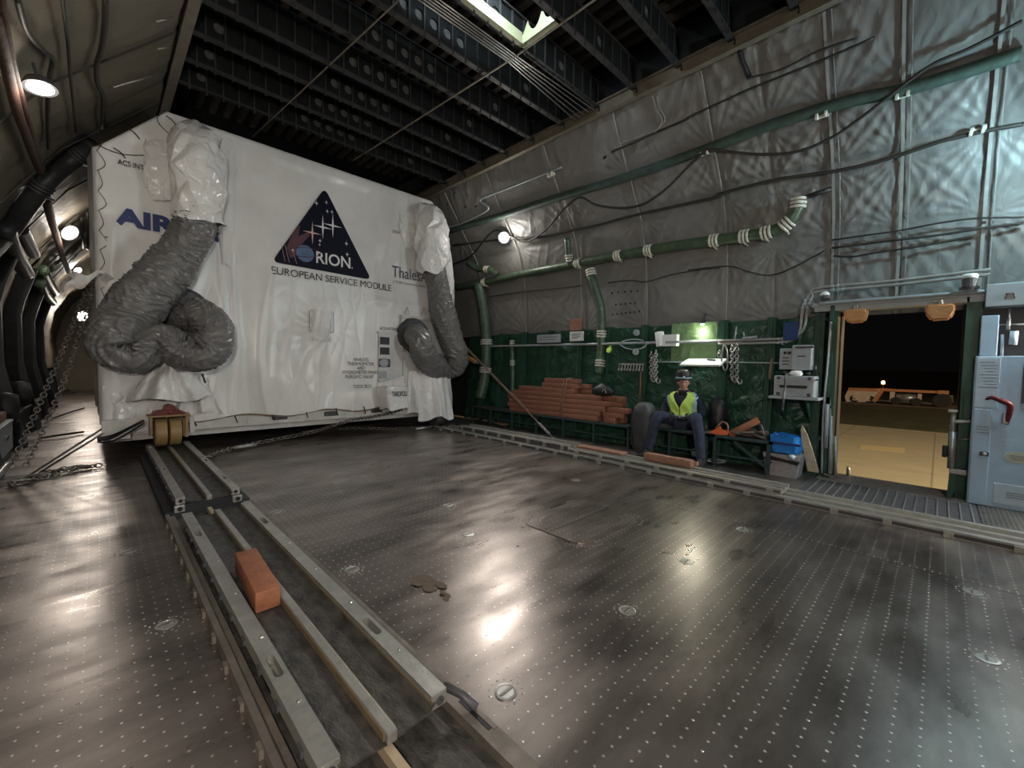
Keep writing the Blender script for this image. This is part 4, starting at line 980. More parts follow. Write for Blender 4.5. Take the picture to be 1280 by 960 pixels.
b = MB(); b.tube([(-.02, 7.2, .30), (.10, 7.18, .32), (.22, 7.08, .40), (.40, 7.0, .52)], [.03, .026, .018, .014], 8, sub=5); b.tube([(-.02, 7.24, .26), (.12, 7.16, .27), (.40, 7.0, .48)], .012, 6, sub=5); b.build('webbing', M['black'], t, smooth=True)
for (px0, py0, px1, py1, k) in ((40, 515, 100, 478, 0), (60, 525, 105, 510, 1), (48, 548, 104, 540, 2), (50, 500, 95, 490, 3)):
    p, q = F(px0, py0, .03), F(px1, py1, .03); b = MB(); b.tube([p, (p+q)/2+Vector((0, -.12, .02)), q], .018, 6, sub=5)
    tag(b.build('floor_strap', M['cable'], smooth=True), ['dark strap on the far left deck, farthest along the container side', 'dark strap on the left deck beside the container, second from the near end', 'bent dark strap nearest the heaped chain on the left deck', 'dark strap near the left wall beyond the slanting chain'][k], 'strap')
t = thing('lashing_chain', 'chain stretched over the deck from the left track toward the container centre', 'chain', (2.6, 6.4, 0))
pts = [F(262, 570, .03), F(285, 562, .03), F(330, 552, .05), F(390, 540, .12), BX(440, 525, .6), BX(470, 520, .35), BX(503, 512, .1)]
b = MB(); chain_links(b, pts, .07, .009, .024); b.build('chain_run', M['chain'], t, smooth=True)
b = MB(); q = F(305, 558, .045); b.tube([q+Vector((-.14, -.02, 0)), q+Vector((.16, .02, 0))], .028, 8); b.build('turnbuckle', M['steel'], t, smooth=True)
b = MB(); hook(b, F(262, 570, .03), Vector((-1, -.2, 0))); b.build('hook', M['chain'], t, smooth=True)
t = thing('lashing_chain', 'chain lying flat on the deck in front of the container\'s right half', 'chain', (4, 6.8, 0))
b = MB(); chain_links(b, [F(378, 541, .02), F(410, 536, .02), F(450, 535, .02), F(500, 536, .02), F(548, 533, .02)], .07, .009, .024); b.build('chain_run', M['chain'], t, smooth=True)
b = MB(); q = F(530, 535, .03); b.tube([q+Vector((-.2, -.01, 0)), q+Vector((.2, .02, 0))], .028, 8); b.build('turnbuckle', M['steel'], t, smooth=True)
t = thing('lashing_strap', 'pale lashing with turnbuckle sloping from container to deck near the timber', 'lashing', (5.6, 6, 0))
s0 = Vector((5.34, 7.45, 2.05)); s1 = F(692, 548, .02)
b = MB(); b.tube([s0, s1], .010, 6); b.tube([s0+Vector((0, .02, .05)), s1+(s0-s1)*.2+Vector((0, 0, .03))], .008, 6); b.build('lashing_line', M['rope'], t)
d = (s1-s0).normalized(); q = s1-d*.45; b = MB(); b.tube([q, q+d*.08, q+d*.30, q+d*.38], [.01, .03, .03, .01], 8); b.build('turnbuckle', M['steel'], t, smooth=True)
b = MB(); hook(b, s1-d*.05, d); b.build('hook', M['chain'], t, smooth=True)
t = thing('hand_tool', 'orange handled tool hanging beside the right duct', 'tool', (5.5, 7.0, 1.4))
q = onX(590, 449, 5.62); b = MB(); b.bar(q+Vector((0, .16, .05)), q+Vector((0, -.12, -.06)), .05, .07, .01); b.build('handle', M['orange_cloth'], t)
b = MB(); b.bar(q+Vector((0, -.12, -.06)), q+Vector((0, -.2, -.09)), .03, .03); b.build('tip', M['steel'], t)

# ------------------------------------------------------------------ timber stack on the bench
def bench(nm, label, y0, y1, x0, x1, z, legs, slat=True):
    t = thing(nm, label, 'bench', ((x0+x1)/2, (y0+y1)/2, .012))
    b = MB(); b.box((x0, y0, z-.03), (x0+.04, y1, z)); b.box((x1-.04, y0, z-.03), (x1, y1, z)); b.box((x0, y0, z-.03), (x1, y0+.04, z)); b.box((x0, y1-.04, z-.03), (x1, y1, z)); b.build('frame', M['bench'], t)
    b = MB(); b.box((x0+.02, y0+.02, z-.008), (x1-.02, y1-.02, z+.004)); b.build('seat', M['dark_grey'], t)
    for y in legs:
        for x in (x0, x1-.04): b = MB(); b.box((x, y-.018, .012), (x+.036, y+.018, z-.03)); b.build('leg', M['bench'], t)
    b = MB(); b.box((x0+.01, y0, .16), (x0+.03, y1, .18)); b.build('stretcher', M['bench'], t)
    return t
M['bench'] = mat('dark teal painted steel', (.035, .07, .07), .5, .3, .2, 9)
bench('long_bench', 'long low bench under the stacked timber along the right wall', 3.32, 7.3, 5.86, 6.26, .37, (3.36, 4.0, 4.65, 5.3, 5.95, 6.6, 7.2))
bench('seat_bench', 'dark bench the hi-vis person is sitting on', 2.12, 3.2, 5.78, 6.26, .42, (2.16, 2.66, 3.16))
bench('seat_bench', 'bench with the orange saw and ropes, left of the door', 1.38, 2.08, 5.78, 6.26, .42, (1.42, 2.04))
b = MB(); b.bar((5.80, 1.44, .10), (5.80, 1.80, .36), .03, .03); b.build('brace', M['bench'], [o for o in bpy.data.objects if o.name.startswith('seat_bench')][1])
rows = [  # (y far, y near, z, h, x)
    [(6.05, 3.95, 5.90), (6.0, 3.55, 6.06), (3.86, 3.62, 5.92)], [(6.10, 3.92, 5.90), (3.88, 3.50, 5.94), (5.9, 3.6, 6.10)],
    [(6.08, 3.84, 5.91), (3.82, 3.42, 5.96), (6.2, 3.7, 6.08)], [(6.12, 3.80, 5.92), (5.8, 3.60, 6.09)],
    [(6.0, 3.98, 5.93), (5.7, 3.75, 6.10), (3.70, 3.58, 6.04)], [(5.85, 4.48, 5.95), (5.2, 4.05, 6.12)],
    [(5.25, 4.42, 5.97), (5.1, 4.30, 6.12)], [(5.22, 4.45, 6.0)]]
names = {}
lab = ['bottom row', 'second row up', 'third row up', 'fourth row up', 'fifth row up', 'sixth row up', 'seventh row up', 'very top']
hz = .086; z = .376; ti = 0
for r, row in enumerate(rows):
    for k, (ya, yb, x) in enumerate(row):
        dd = random.uniform(-.012, .012)
        b = MB(); b.bar((x+.06+dd, ya, z+hz/2), (x+.06-dd, yb, z+hz/2), .125, hz-.004, .006); o = b.build('timber', M['timber'], auto=40)
        where = 'front face of the pile' if k == 0 else ('behind, against the wall' if (ya-yb) > .6 else 'short end piece, at the near end')
        tag(o, 'red-brown timber in the stack, %s, %s' % (lab[r], where), 'timber', 'timber stacked on the long bench')
    z += hz
for y in (4.72, 4.66):
    b = MB(); b.tube([(5.87, y, .37), (5.87, y, .75), (5.93, y, .90), (5.96, y, 1.06), (6.15, y, 1.08)], .009, 6); tag(b.build('lashing_rope', M['rope'], smooth=True), 'thin cord tied round the timber pile, %s of the two' % ('farther' if y > 4.7 else 'nearer'), 'rope')
b = MB(); A = []
for i in range(13):
    t_ = i/12; row = []
    for j in range(16):
        a = 2*PI*j/16; r = .16*math.sin(PI*min(.98, .25+.73*t_))*(1+.1*math.sin(3*a)); row.append((6.06+.5*r*math.cos(a), 3.98+1.4*r*math.sin(a), .81+.20*t_))
    row.append(row[0]); A.append(row)
b.grid(np.array(A)); bag = b.build('dark_bag', M['black'], smooth=True); tag(bag, 'small black bag lying on the near end of the timber', 'bag')
b = MB(); b.tube([(5.93, 3.9, .88), (5.92, 3.85, .92), (5.93, 3.82, .86)], .008, 6, sub=3); b.build('buckle', M['steel'], None)
o = bpy.data.objects['buckle']; o.parent = bag; o.location = o.location-bag.location

# ------------------------------------------------------------------ pipes and ducts on the right wall
def wp(l, off=.05): return [W(px, py, off) for px, py in l]
def pipe(nm, label, cat, pts, r, m, seg=10, sub=5, clamps=(), cm='clamp'):
    P_ = [Vector(p) for p in pts]; cen = sum(P_, Vector())/len(P_)
    if not clamps:
        b = MB(); b.tube(P_, r, seg, sub=sub); return tag(b.build(nm, M[m], smooth=True), label, cat)
    t = thing(nm, label, cat, cen); b = MB(); b.tube(P_, r, seg, sub=sub); b.build('pipe_body', M[m], t, smooth=True)
    S = spline(P_, 20)
    for f in clamps:
        i = int(f*(len(S)-2)); c = S[i]; d = (S[i+1]-c).normalized()
        b = MB()
        for e in (-.045, .0, .045): b.lathe([(r, -.016), (r*1.16, -.012), (r*1.18, .0), (r*1.16, .012), (r, .016)], c+d*e, d, 16)
        b.bar(c+Vector((0, 0, -r*1.1)), c+Vector((.12, 0, -r*1.3)), .03, .02); b.build('clamp', M[cm], t, smooth=True)
    return t
xg = 6.19
pipe('green_pipe', 'long green pipe along the right wall ending in an upturned elbow', 'pipe',
     [(xg, 8.2, 3.13), (xg, 7.0, 3.13), (xg, 5.5, 3.14), (xg, 4.2, 3.14), (xg, 3.0, 3.12), (xg, 2.0, 3.07), (xg-.01, 1.62, 3.06), (xg-.02, 1.42, 3.12), (xg-.05, 1.32, 3.27), (xg-.06, 1.30, 3.34)], .075, 'pipe_green', 16, 8, (.10, .30, .37, .42, .52, .58, .66, .78, .985))
pipe('black_rod', 'short black rod projecting from the green pipe elbow', 'rod', [(6.12, 1.27, 3.37), (6.1, .98, 3.40)], .028, 'black', 8, 1)
pipe('air_duct', 'large dark green vertical duct by the container, on the lower wall', 'duct', [W(598, 355, .14), W(604, 385, .16), W(608, 430, .16), W(606, 470, .18), W(600, 498, .22)], .12, 'pipe_green', 16, 6, (.5, .72))
pipe('air_duct', 'ribbed green hose dropping from the green pipe above the timber', 'duct', [W(738, 338, .14), W(742, 355, .16), W(750, 380, .14), W(752, 410, .12), W(751, 440, .12), W(749, 468, .14)], .075, 'pipe_green', 14, 6, (.06, .66, .9))
pipe('air_duct', 'short green stub pipe rising above the green pipe', 'duct', [W(709, 297, .12), W(711, 320, .12), W(713, 333, .12)], .055, 'pipe_green', 12, 4, (.6,))
pipe('air_duct', 'short green elbow hose under the white wall lamp', 'duct', [W(585, 328, .14), W(598, 336, .14), W(612, 337, .14), W(622, 343, .13)], .065, 'pipe_green', 12, 5, (.6,))
pipe('air_duct', 'slim green standpipe left of the timber pile', 'duct', [W(640, 425, .12), W(641, 470, .12), W(640, 500, .12)], .05, 'pipe_green', 12, 3, (.1, .35))
pipe('wall_conduit', 'pale horizontal conduit along the green lower wall', 'conduit', [(6.24, 7.4, 1.70), (6.24, 5.0, 1.69), (6.24, 3.0, 1.68), (6.24, 1.9, 1.68)], .022, 'grey_box', 8, 3)
for k, (dz, nm2) in enumerate(((0, 'lower'), (.045, 'upper'))):
    pipe('wall_conduit', 'steel conduit bending up beside the door frame, %s of the pair' % nm2, 'conduit', [(6.22, 2.2, 1.64+dz), (6.22, 1.6, 1.64+dz), (6.22, 1.34-dz*.3, 1.66+dz), (6.22, 1.25-dz, 1.76+dz), (6.22, 1.22-dz, 2.05), (6.22, 1.18-dz, 2.17+dz*.5), (6.22, 1.08, 2.24+dz), (6.22, .4, 2.24+dz), (6.22, -.30, 2.26+dz)], .017, 'batten', 8, 5, (.2, .55, .8), 'grey_box')
pipe('hanging_bar', 'thin steel bar under the conduit carrying hanging chains', 'bar', [(6.2, 2.15, 1.38), (6.2, 1.36, 1.38)], .010, 'grey_box', 6, 1)
pipe('hanging_bar', 'thin steel bar behind the seated person', 'bar', [(6.2, 3.15, 1.38), (6.2, 2.66, 1.38)], .010, 'grey_box', 6, 1)
zo = lambda l, x0, y0, s: [(x0+a/s, y0+b_/s) for a, b_ in l]
z2 = lambda l: zo(l, 540, 120, 3.428); z6 = lambda l: zo(l, 860, 60, 3.0)
pipe('power_cable', 'thick black cable looping in swags across the upper right wall', 'cable', wp(z2([(60, 730), (160, 690), (260, 580), (330, 600), (400, 625), (480, 580), (560, 490), (630, 435), (700, 465), (800, 480), (900, 465), (1000, 400), (1100, 300), (1170, 235)])+z6([(80, 380), (250, 398), (400, 390), (530, 340), (650, 260), (800, 145), (920, 60), (1060, 0)])+[(1278, 26)], .09), .017, 'cable', 8, 5)
pipe('cloth_tube', 'wide dark green tube running beside the black cable on the upper wall', 'tube', wp(z2([(70, 578), (300, 512), (540, 435), (780, 365), (1000, 290), (1170, 230)])+z6([(250, 310), (400, 260), (600, 200), (800, 160), (1000, 100), (1250, 20)]), .03), .062, 'tube_dark', 12, 5)
M_tube = None
pipe('cable_bundle', 'dark bundled cable laced along the middle seam of the right wall', 'cable', wp(z2([(90, 640), (300, 615), (460, 605), (600, 575), (700, 555), (870, 510), (1050, 470), (1234, 430)])+z6([(110, 550), (300, 500), (420, 480), (530, 465), (680, 435), (800, 400), (950, 350), (1120, 310), (1260, 285)]), .05), .020, 'cable', 8, 5)
pipe('thin_line', 'thin upper hydraulic line under the ceiling rail', 'pipe', wp(z2([(770, 240), (940, 165), (1090, 100)])+z6([(0, 260), (140, 195), (240, 150), (490, 50), (700, -40)]), .06), .014, 'cable', 6, 4)
pipe('thin_line', 'second thin line just above the upper hydraulic line', 'pipe', wp(z6([(235, 110), (350, 80), (490, 10), (640, -40)]), .06), .010, 'cable', 6, 4)
pipe('kinked_pipe', 'small kinked pipe high on the far right wall', 'pipe', wp(z2([(66, 563), (130, 545), (225, 498), (240, 475), (212, 455), (212, 440), (275, 415), (420, 358), (555, 305)]), .05), .018, 'grey_box', 8, 4)
pipe('seam_cable', 'dark cable along the upper edge of the lowest quilt row near the door', 'cable', wp(z6([(540, 720), (660, 703), (790, 685), (950, 655), (1090, 638), (1260, 635)]), .05), .010, 'cable', 6, 4)
pipe('seam_cable', 'middle dark cable above the door, on the quilted wall', 'cable', wp(z6([(540, 750), (660, 735), (800, 718), (950, 700), (1090, 678), (1260, 655)]), .05), .013, 'cable', 6, 4)
pipe('seam_cable', 'lowest dark cable above the door, sagging slightly', 'cable', wp(z6([(545, 780), (620, 782), (700, 768), (900, 738), (1090, 700)]), .05), .012, 'cable', 6, 4)
pipe('sagging_cable', 'thin cable sagging in a V below the green pipe elbow', 'cable', wp(z6([(0, 833), (150, 818), (230, 840), (310, 852), (400, 820), (520, 755)]), .05), .009, 'cable', 6, 4)
pipe('sagging_cable', 'thin cable under the green pipe above the perforated patch', 'cable', wp(z2([(755, 800), (850, 790), (920, 795), (1050, 760), (1234, 735)]), .05), .009, 'cable', 6, 4)
pipe('sagging_cable', 'thin cable below the green pipe near its far end', 'cable', wp(z2([(245, 860), (380, 840), (480, 830), (640, 812)]), .05), .009, 'cable', 6, 4)
pipe('drop_cable', 'thin grey cable coming down from the ceiling rail', 'cable', wp(z2([(945, 0), (960, 60), (985, 100), (975, 130), (940, 165), (860, 200), (780, 225)]), .05), .008, 'batten', 6, 4)
pipe('drop_cable', 'thin grey cable beside the other drop from the ceiling rail', 'cable', wp(z2([(962, 0), (975, 50), (998, 95), (985, 125), (950, 150), (860, 185), (790, 212)]), .05), .008, 'batten', 6, 4)
pipe('black_bracket', 'short black upright bracket below the ceiling rail', 'bracket', wp(z6([(192, 0), (205, 50), (232, 112)]), .03), .03, 'black', 4, 2)
for px, py, k in ((688, 218, 0), (881, 190, 1), (1027, 143, 2), (1129, 117, 3), (1222, 163, 4)):
    c = W(px, py, .06); b = MB()
    for e in (-.04, .04): b.lathe([(.03, -.014), (.042, -.01), (.042, .01), (.03, .014)], c+Vector((0, e, 0)), (0, 1, .2), 12)
    b.box(c+Vector((0, -.06, -.02)), c+Vector((.05, .06, .02)))
    tag(b.build('cable_clamp', M['clamp'], smooth=False), 'pale cable clamp on the upper wall, %s from the far end' % ['first', 'second', 'third', 'fourth', 'fifth'][k], 'clamp', 'cable clamps on the upper right wall')
# ventilation holes in the lining
for cy, (px0, px1, n) in ((366, (765, 797, 5)), (381, (770, 794, 5)), (393, (766, 799, 7))):
    for i in range(n):
        c = W(px0+(px1-px0)*i/(n-1), cy-i*.6, .078); b = MB(); b.lathe([(.016, 0), (.016, .006), (0, .006)], c, (-1, 0, 0), 10); struct(b.build('lining_hole', M['black']))
for (px, py) in ((756, 197), (568, 242), (582, 259), (560, 255), (595, 258)):
    c = W(px, py, .075); b = MB(); b.lathe([(.03, 0), (.03, .006), (0, .006)], c, (-1, 0, .4), 12); struct(b.build('lining_hole', M['black']))
# ------------------------------------------------------------------ left wall cables and ducts
def wpl(l, off=.05): return [WL(px, py, off) for px, py in l]
pipe('brown_bundle', 'thick reddish brown cable bundle along the left wall past the oval lamp', 'cable', wpl([(-8, 20), (3, 60), (12, 100), (22, 140), (33, 170), (42, 195), (50, 215)], .10), .038, 'brown_cable', 10, 5)
pipe('brown_bundle', 'second thinner brown cable beside the thick bundle on the left wall', 'cable', wpl([(0, -10), (8, 40), (17, 85), (28, 125), (38, 160), (46, 190), (54, 210)], .12), .022, 'brown_cable', 8, 5)
pipe('wall_cable', 'black cable bending right above the oval lamp', 'cable', wpl([(21, -5), (30, 30), (40, 48), (55, 65), (66, 75), (62, 100), (60, 140), (61, 185)], .05), .020, 'cable', 8, 4)
pipe('wall_cable', 'black cable left of centre on the upper left wall', 'cable', wpl([(78, -5), (80, 15), (85, 55), (88, 95), (92, 130), (95, 165)], .05), .013, 'cable', 8, 4)
pipe('wall_cable', 'rightmost thick black cable on the upper left wall', 'cable', wpl([(132, -5), (131, 30), (127, 60), (121, 82), (122, 105), (129, 122), (128, 160)], .05), .022, 'cable', 8, 4)
for pts, k in (((215, 22, 195, 27), 'highest'), ((214, 58, 197, 61), 'middle'), ((207, 90, 142, 109), 'lowest')):
    pipe('wall_bar', 'short pale bar near the left ceiling rail, %s of three' % k, 'bar', wpl([(pts[0], pts[1]), (pts[2], pts[3])], .05), .010, 'steel', 6, 1)
pipe('left_duct', 'large dark air duct curving along the left wall', 'duct', wpl([(-30, 330), (10, 290), (35, 255), (60, 225), (85, 205), (105, 190), (118, 180)], .10), .10, 'duct_dark', 14, 5, (.45, .8), 'dark_grey')
pipe('left_hose', 'dark ribbed hose hanging at the left image edge', 'duct', wpl([(5, 285), (14, 310), (24, 328), (33, 342)], .12), .10, 'duct_dark', 12, 5)
pipe('left_hose', 'dark ribbed hose beside the left edge hose', 'duct', wpl([(25, 285), (33, 300), (42, 318)], .14), .08, 'duct_dark', 12, 5)
pipe('left_hose', 'upper of two green hoses by the distant left lamps', 'duct', wpl([(53, 337), (60, 352), (68, 365)], .14), .10, 'pipe_green', 12, 5)
pipe('left_hose', 'lower of two green hoses by the distant left lamps', 'duct', wpl([(49, 352), (56, 368), (65, 378)], .14), .10, 'pipe_green', 12, 5)
pipe('brown_bundle', 'far brown cable bundle leading to the distant left lamps', 'cable', wpl([(57, 245), (64, 275), (72, 300), (78, 320), (86, 340)], .12), .05, 'brown_cable', 8, 4)
pipe('cable_loop', 'thin dark loop of cable on the far left wall', 'cable', wpl([(101, 272), (104, 310), (110, 312), (109, 265)], .05), .018, 'cable', 6, 1)
# left side bench with grey case
t = thing('equipment_case', 'pale grey metal case standing by the left wall', 'case', (-.85, 8.1, 0))
b = MB(); b.box((-1.08, 7.35, .12), (-.80, 8.35, .46), .01); b.build('case_body', M['grey_box'], t)
b = MB(); b.box((-1.09, 7.34, .46), (-.79, 8.36, .49), .005); b.build('lid', M['grey_box'], t)
b = MB(); b.box((-.80, 7.7, .3), (-.785, 7.9, .34)); b.build('handle', M['dark_grey'], t)
b = MB(); b.box((-1.06, 7.4, 0), (-.82, 8.3, .12)); b.build('plinth', M['dark_grey'], t)
b = MB(); b.bar((-.94, 7.4, .545), (-.94, 8.3, .545), .2, .11, .01); tag(b.build('timber_block', M['timber'], auto=40), 'orange-brown timber on top of the grey case at the left edge', 'block')
b = MB(); b.box((-1.1, 8.5, .0), (-.86, 14, .42)); b.box((-.88, 8.5, .42), (-.84, 14, .46)); tag(b.build('side_locker', M['dark_frame']), 'dark locker bench running toward the tail along the left wall', 'locker')
for k, (y, z) in enumerate(((9, .6), (10.5, .7))):
    b = MB(); b.lathe([(.02, -.2), (.12, -.16), (.14, 0), (.12, .16), (.02, .2)], (-.92, y, z), (0, .2, 1), 14); tag(b.build('sack', M['bag'], smooth=True), ['dark sack on the left locker, nearer', 'dark sack on the left locker, farther toward the tail'][k], 'sack')

# ------------------------------------------------------------------ seated person
def skin_mesh(nodes, edges, sub=2, root=0):
    me = bpy.data.meshes.new('s'); me.from_pydata([n[:3] for n in nodes], edges, []); o = bpy.data.objects.new('s', me); COL.objects.link(o)
    md = o.modifiers.new('k', 'SKIN'); md.use_smooth_shade = True; sd = o.modifiers.new('u', 'SUBSURF'); sd.levels = sub; sd.render_levels = sub
    sv = me.skin_vertices[0].data
    for i, n in enumerate(nodes):
        r = n[3]; sv[i].radius = r if isinstance(r, tuple) else (r, r); sv[i].use_root = (i == root)
    dg = bpy.context.evaluated_depsgraph_get(); dg.update(); out = bpy.data.meshes.new_from_object(o.evaluated_get(dg)); bpy.data.objects.remove(o)
    vs = [v.co.copy() for v in out.vertices]; fs = [tuple(p.vertices) for p in out.polygons]; bpy.data.meshes.remove(out)
    return vs, fs
P_ = thing('person', 'person in hi-vis yellow vest and dark hat seated on the bench, hands together', 'person', (6.0, 2.56, .43))
yc = 2.56
sk = [(6.04, yc, .54, (.13, .15)), (6.04, yc, .67, (.125, .14)), (6.01, yc, .81, (.13, .155)), (5.98, yc, .915, (.085, .10)), (5.965, yc, .965, .062), (5.95, yc-.005, 1.02, .060),
      (5.995, yc-.165, .885, .068), (5.985, yc-.27, .70, .052), (5.86, yc-.235, .61, .042), (5.735, yc-.11, .595, .032), (5.70, yc-.065, .59, .036),
      (5.995, yc+.165, .885, .068), (5.985, yc+.27, .70, .052), (5.86, yc+.235, .61, .042), (5.735, yc+.11, .590, .032), (5.70, yc+.055, .585, .036),
      (6.0, yc-.10, .515, .088), (5.78, yc-.24, .60, .078), (5.585, yc-.345, .655, .066), (5.575, yc-.40, .38, .055), (5.56, yc-.43, .13, .042), (5.47, yc-.445, .06, .03), (5.42, yc-.45, .055, .026),
      (6.0, yc+.10, .515, .088), (5.80, yc+.16, .575, .078), (5.60, yc+.20, .63, .066), (5.61, yc+.27, .37, .055), (5.62, yc+.33, .13, .042), (5.53, yc+.36, .06, .03), (5.48, yc+.38, .055, .026)]
ed = [(0, 1), (1, 2), (2, 3), (3, 4), (4, 5), (3, 6), (6, 7), (7, 8), (8, 9), (9, 10), (3, 11), (11, 12), (12, 13), (13, 14), (14, 15), (0, 16), (16, 17), (17, 18), (18, 19), (19, 20), (20, 21), (21, 22), (0, 23), (23, 24), (24, 25), (25, 26), (26, 27), (27, 28), (28, 29)]
body = MB(); body.add(*skin_mesh(sk, ed))
# head: shaped ellipsoid with brow, nose, mouth, chin and ears
hc = Vector((5.935, yc-.01, 1.09)); fw = Vector((-.90, -.42, -.10)).normalized(); rt = Vector((0, 0, 1)).cross(fw).normalized(); up = fw.cross(rt).normalized()
def head_pt(th, ph):
    x = math.cos(ph)*math.cos(th); y = math.cos(ph)*math.sin(th); z = math.sin(ph)      # x forward, y side
    X = .092*x; Y = .072*y; Z = .112*z
    if z < -.1: Y *= 1-.35*min(1, (-z-.1)); X *= 1-.10*min(1, -z)
    if x > 0:
        g = lambda cy, cz, sy, sz: math.exp(-((Y-cy)/sy)**2-((Z-cz)/sz)**2)
        X += .022*g(0, -.022, .011, .020)+.012*g(0, -.002, .009, .02)+.007*g(0, .026, .05, .009)-.010*g(.028, .006, .014, .010)-.010*g(-.028, .006, .014, .010)
        X += .006*g(0, -.052, .020, .006)-.005*g(0, -.060, .022, .003)+.005*g(0, -.068, .018, .006)+.010*g(0, -.092, .025, .014)
    return hc+fw*X+rt*Y+up*Z
nv, nu = 40, 56; vs = []; fs = []
for i in range(nv):
    ph = -PI/2+.02+(PI-.04)*i/(nv-1)
    for j in range(nu): vs.append(head_pt(2*PI*j/nu, ph))
for i in range(nv-1):
    for j in range(nu): fs.append((i*nu+j, i*nu+(j+1) % nu, (i+1)*nu+(j+1) % nu, (i+1)*nu+j))
fs += [tuple(range(nu)), tuple((nv-1)*nu+j for j in range(nu))]
body.add(vs, fs)
for sg in (-1, 1):
    c = hc+rt*sg*.072+fw*(-.005)+up*(-.005); body.lathe([(.004, -.01), (.020, -.006), (.023, .004), (.012, .010), (0, .006)], c, rt*sg+fw*.3, 12)
# five fingers per hand, curled together between the knees
for sg, wx in ((-1, (5.70, yc-.065, .59)), (1, (5.70, yc+.055, .585))):
    w_ = Vector(wx)
    for k in range(4):
        z0 = .022-.014*k; a = w_+Vector((-.02, 0, z0)); q = [(*a, .009), (*(a+Vector((-.035, -sg*.004, 0))), .0085), (*(a+Vector((-.055, -sg*.022, -.004))), .008), (*(a+Vector((-.048+.003*k, -sg*.046+.002*k*sg, -.008))), .007)]
        body.add(*skin_mesh(q, [(0, 1), (1, 2), (2, 3)], 1))
    q = [(*(w_+Vector((.0, -sg*.01, .028))), .010), (*(w_+Vector((-.02, -sg*.022, .040))), .0095), (*(w_+Vector((-.038, -sg*.036, .040))), .008)]
    body.add(*skin_mesh(q, [(0, 1), (1, 2)], 1))
bo = body.build('body', [M['skin'], M['black']], P_, smooth=True)
off = root_loc(P_)
for p in bo.data.polygons:                                        # dark gloves and boots are on the hands and feet
    c = p.center+off; p.material_index = 1 if (c.z < .30 or (c.x < 5.79 and .45 < c.z < .72 and abs(c.y-yc) < .2)) else 0
# jacket, trousers, boots over the body
js = [(6.045, yc, .52, (.145, .165)), (6.04, yc, .67, (.145, .165)), (6.005, yc, .81, (.15, .175)), (5.985, yc, .905, (.10, .125)), (5.975, yc, .955, .068),
      (5.995, yc-.17, .882, .080), (5.985, yc-.28, .70, .066), (5.86, yc-.24, .605, .055), (5.752, yc-.125, .597, .042),
      (5.995, yc+.17, .882, .080), (5.985, yc+.28, .70, .066), (5.86, yc+.24, .605, .055), (5.752, yc+.125, .592, .042)]
b = MB(); b.add(*skin_mesh(js, [(0, 1), (1, 2), (2, 3), (3, 4), (3, 5), (5, 6), (6, 7), (7, 8), (3, 9), (9, 10), (10, 11), (11, 12)]))
for v in range(len(b.v)):
    x, y, z = b.v[v]; n = .010*math.sin(x*70+z*40)*math.sin(y*55+z*60); b.v[v] = (x+n, y+n*.6, z+n*.3)
b.build('jacket', M['navy'], P_, smooth=True)
ts = [(6.03, yc, .53, (.14, .15)), (6.0, yc-.10, .52, .10), (5.78, yc-.24, .60, .092), (5.58, yc-.345, .655, .082), (5.572, yc-.40, .38, .070), (5.56, yc-.43, .15, .064), (5.558, yc-.432, .09, .060),
      (6.0, yc+.10, .52, .10), (5.80, yc+.16, .575, .092), (5.595, yc+.20, .63, .082), (5.608, yc+.27, .37, .070), (5.618, yc+.33, .15, .064), (5.62, yc+.335, .09, .060)]
b = MB(); b.add(*skin_mesh(ts, [(0, 1), (1, 2), (2, 3), (3, 4), (4, 5), (5, 6), (0, 7), (7, 8), (8, 9), (9, 10), (10, 11), (11, 12)]))
for v in range(len(b.v)):
    x, y, z = b.v[v]; n = .008*math.sin(z*90+x*20)*math.sin(y*40); b.v[v] = (x+n, y+n, z)
b.build('trousers', M['trousers'], P_, smooth=True)
for c, d in (((5.56, yc-.43), Vector((-1, -.12, 0))), ((5.62, yc+.335), Vector((-1, .3, 0)))):
    d.normalize(); q = Vector((c[0], c[1], 0)); A = []
    s = Vector((-d.y, d.x, 0)); b = MB()
    for i in range(14):
        t_ = i/13; f = -.07+.26*t_; w = .045+.008*math.sin(t_*PI*1.2)*1.0 if t_ < .92 else .034; h = .12-.075*min(1, t_*1.6) if t_ > .25 else .14; row = []
        w *= (1 if .03 < t_ < .97 else .6)
        for k in range(16):
            a = 2*PI*k/16; row.append(q+d*f+s*(w*math.copysign(abs(math.cos(a))**.6, math.cos(a)))+Vector((0, 0, .018+h*.5+h*.5*math.copysign(abs(math.sin(a))**.6, math.sin(a)))))
        row.append(row[0]); A.append([tuple(r_) for r_ in row])
    b.grid(np.array(A)); b.f += [tuple(range(16)), tuple(13*17+k for k in range(16))]; b.m += [0, 0]; b.build('boot', M['rubber'], P_, smooth=True)
# vest: open V front over the jacket
def torso(zz): 
    cx = np.interp(zz, [.55, .67, .81, .92, .96], [6.045, 6.04, 6.005, 5.99, 5.985]); ax = np.interp(zz, [.55, .67, .81, .90, .96], [.172, .172, .18, .155, .10]); ay = np.interp(zz, [.55, .67, .81, .88, .93, .96], [.19, .20, .212, .222, .185, .12]); return cx, ax, ay
def vest_patch(a0fn, a1fn, z0, z1, o, nz=22, na=34):
    A = []
    for i in range(nz+1):
        z = z0+(z1-z0)*i/nz; cx, ax, ay = torso(z); a0, a1 = a0fn(z), a1fn(z); row = []
        for j in range(na+1):
            a = a0+(a1-a0)*j/na; w = .006*math.sin(a*9+z*30); row.append((cx-(ax+o+w)*math.cos(a), yc-(ay+o+w)*math.sin(a), z))
        A.append(row)
    return np.array(A)
vg = lambda z: np.interp(z, [.56, .74, .96], [.015, .03, .62])
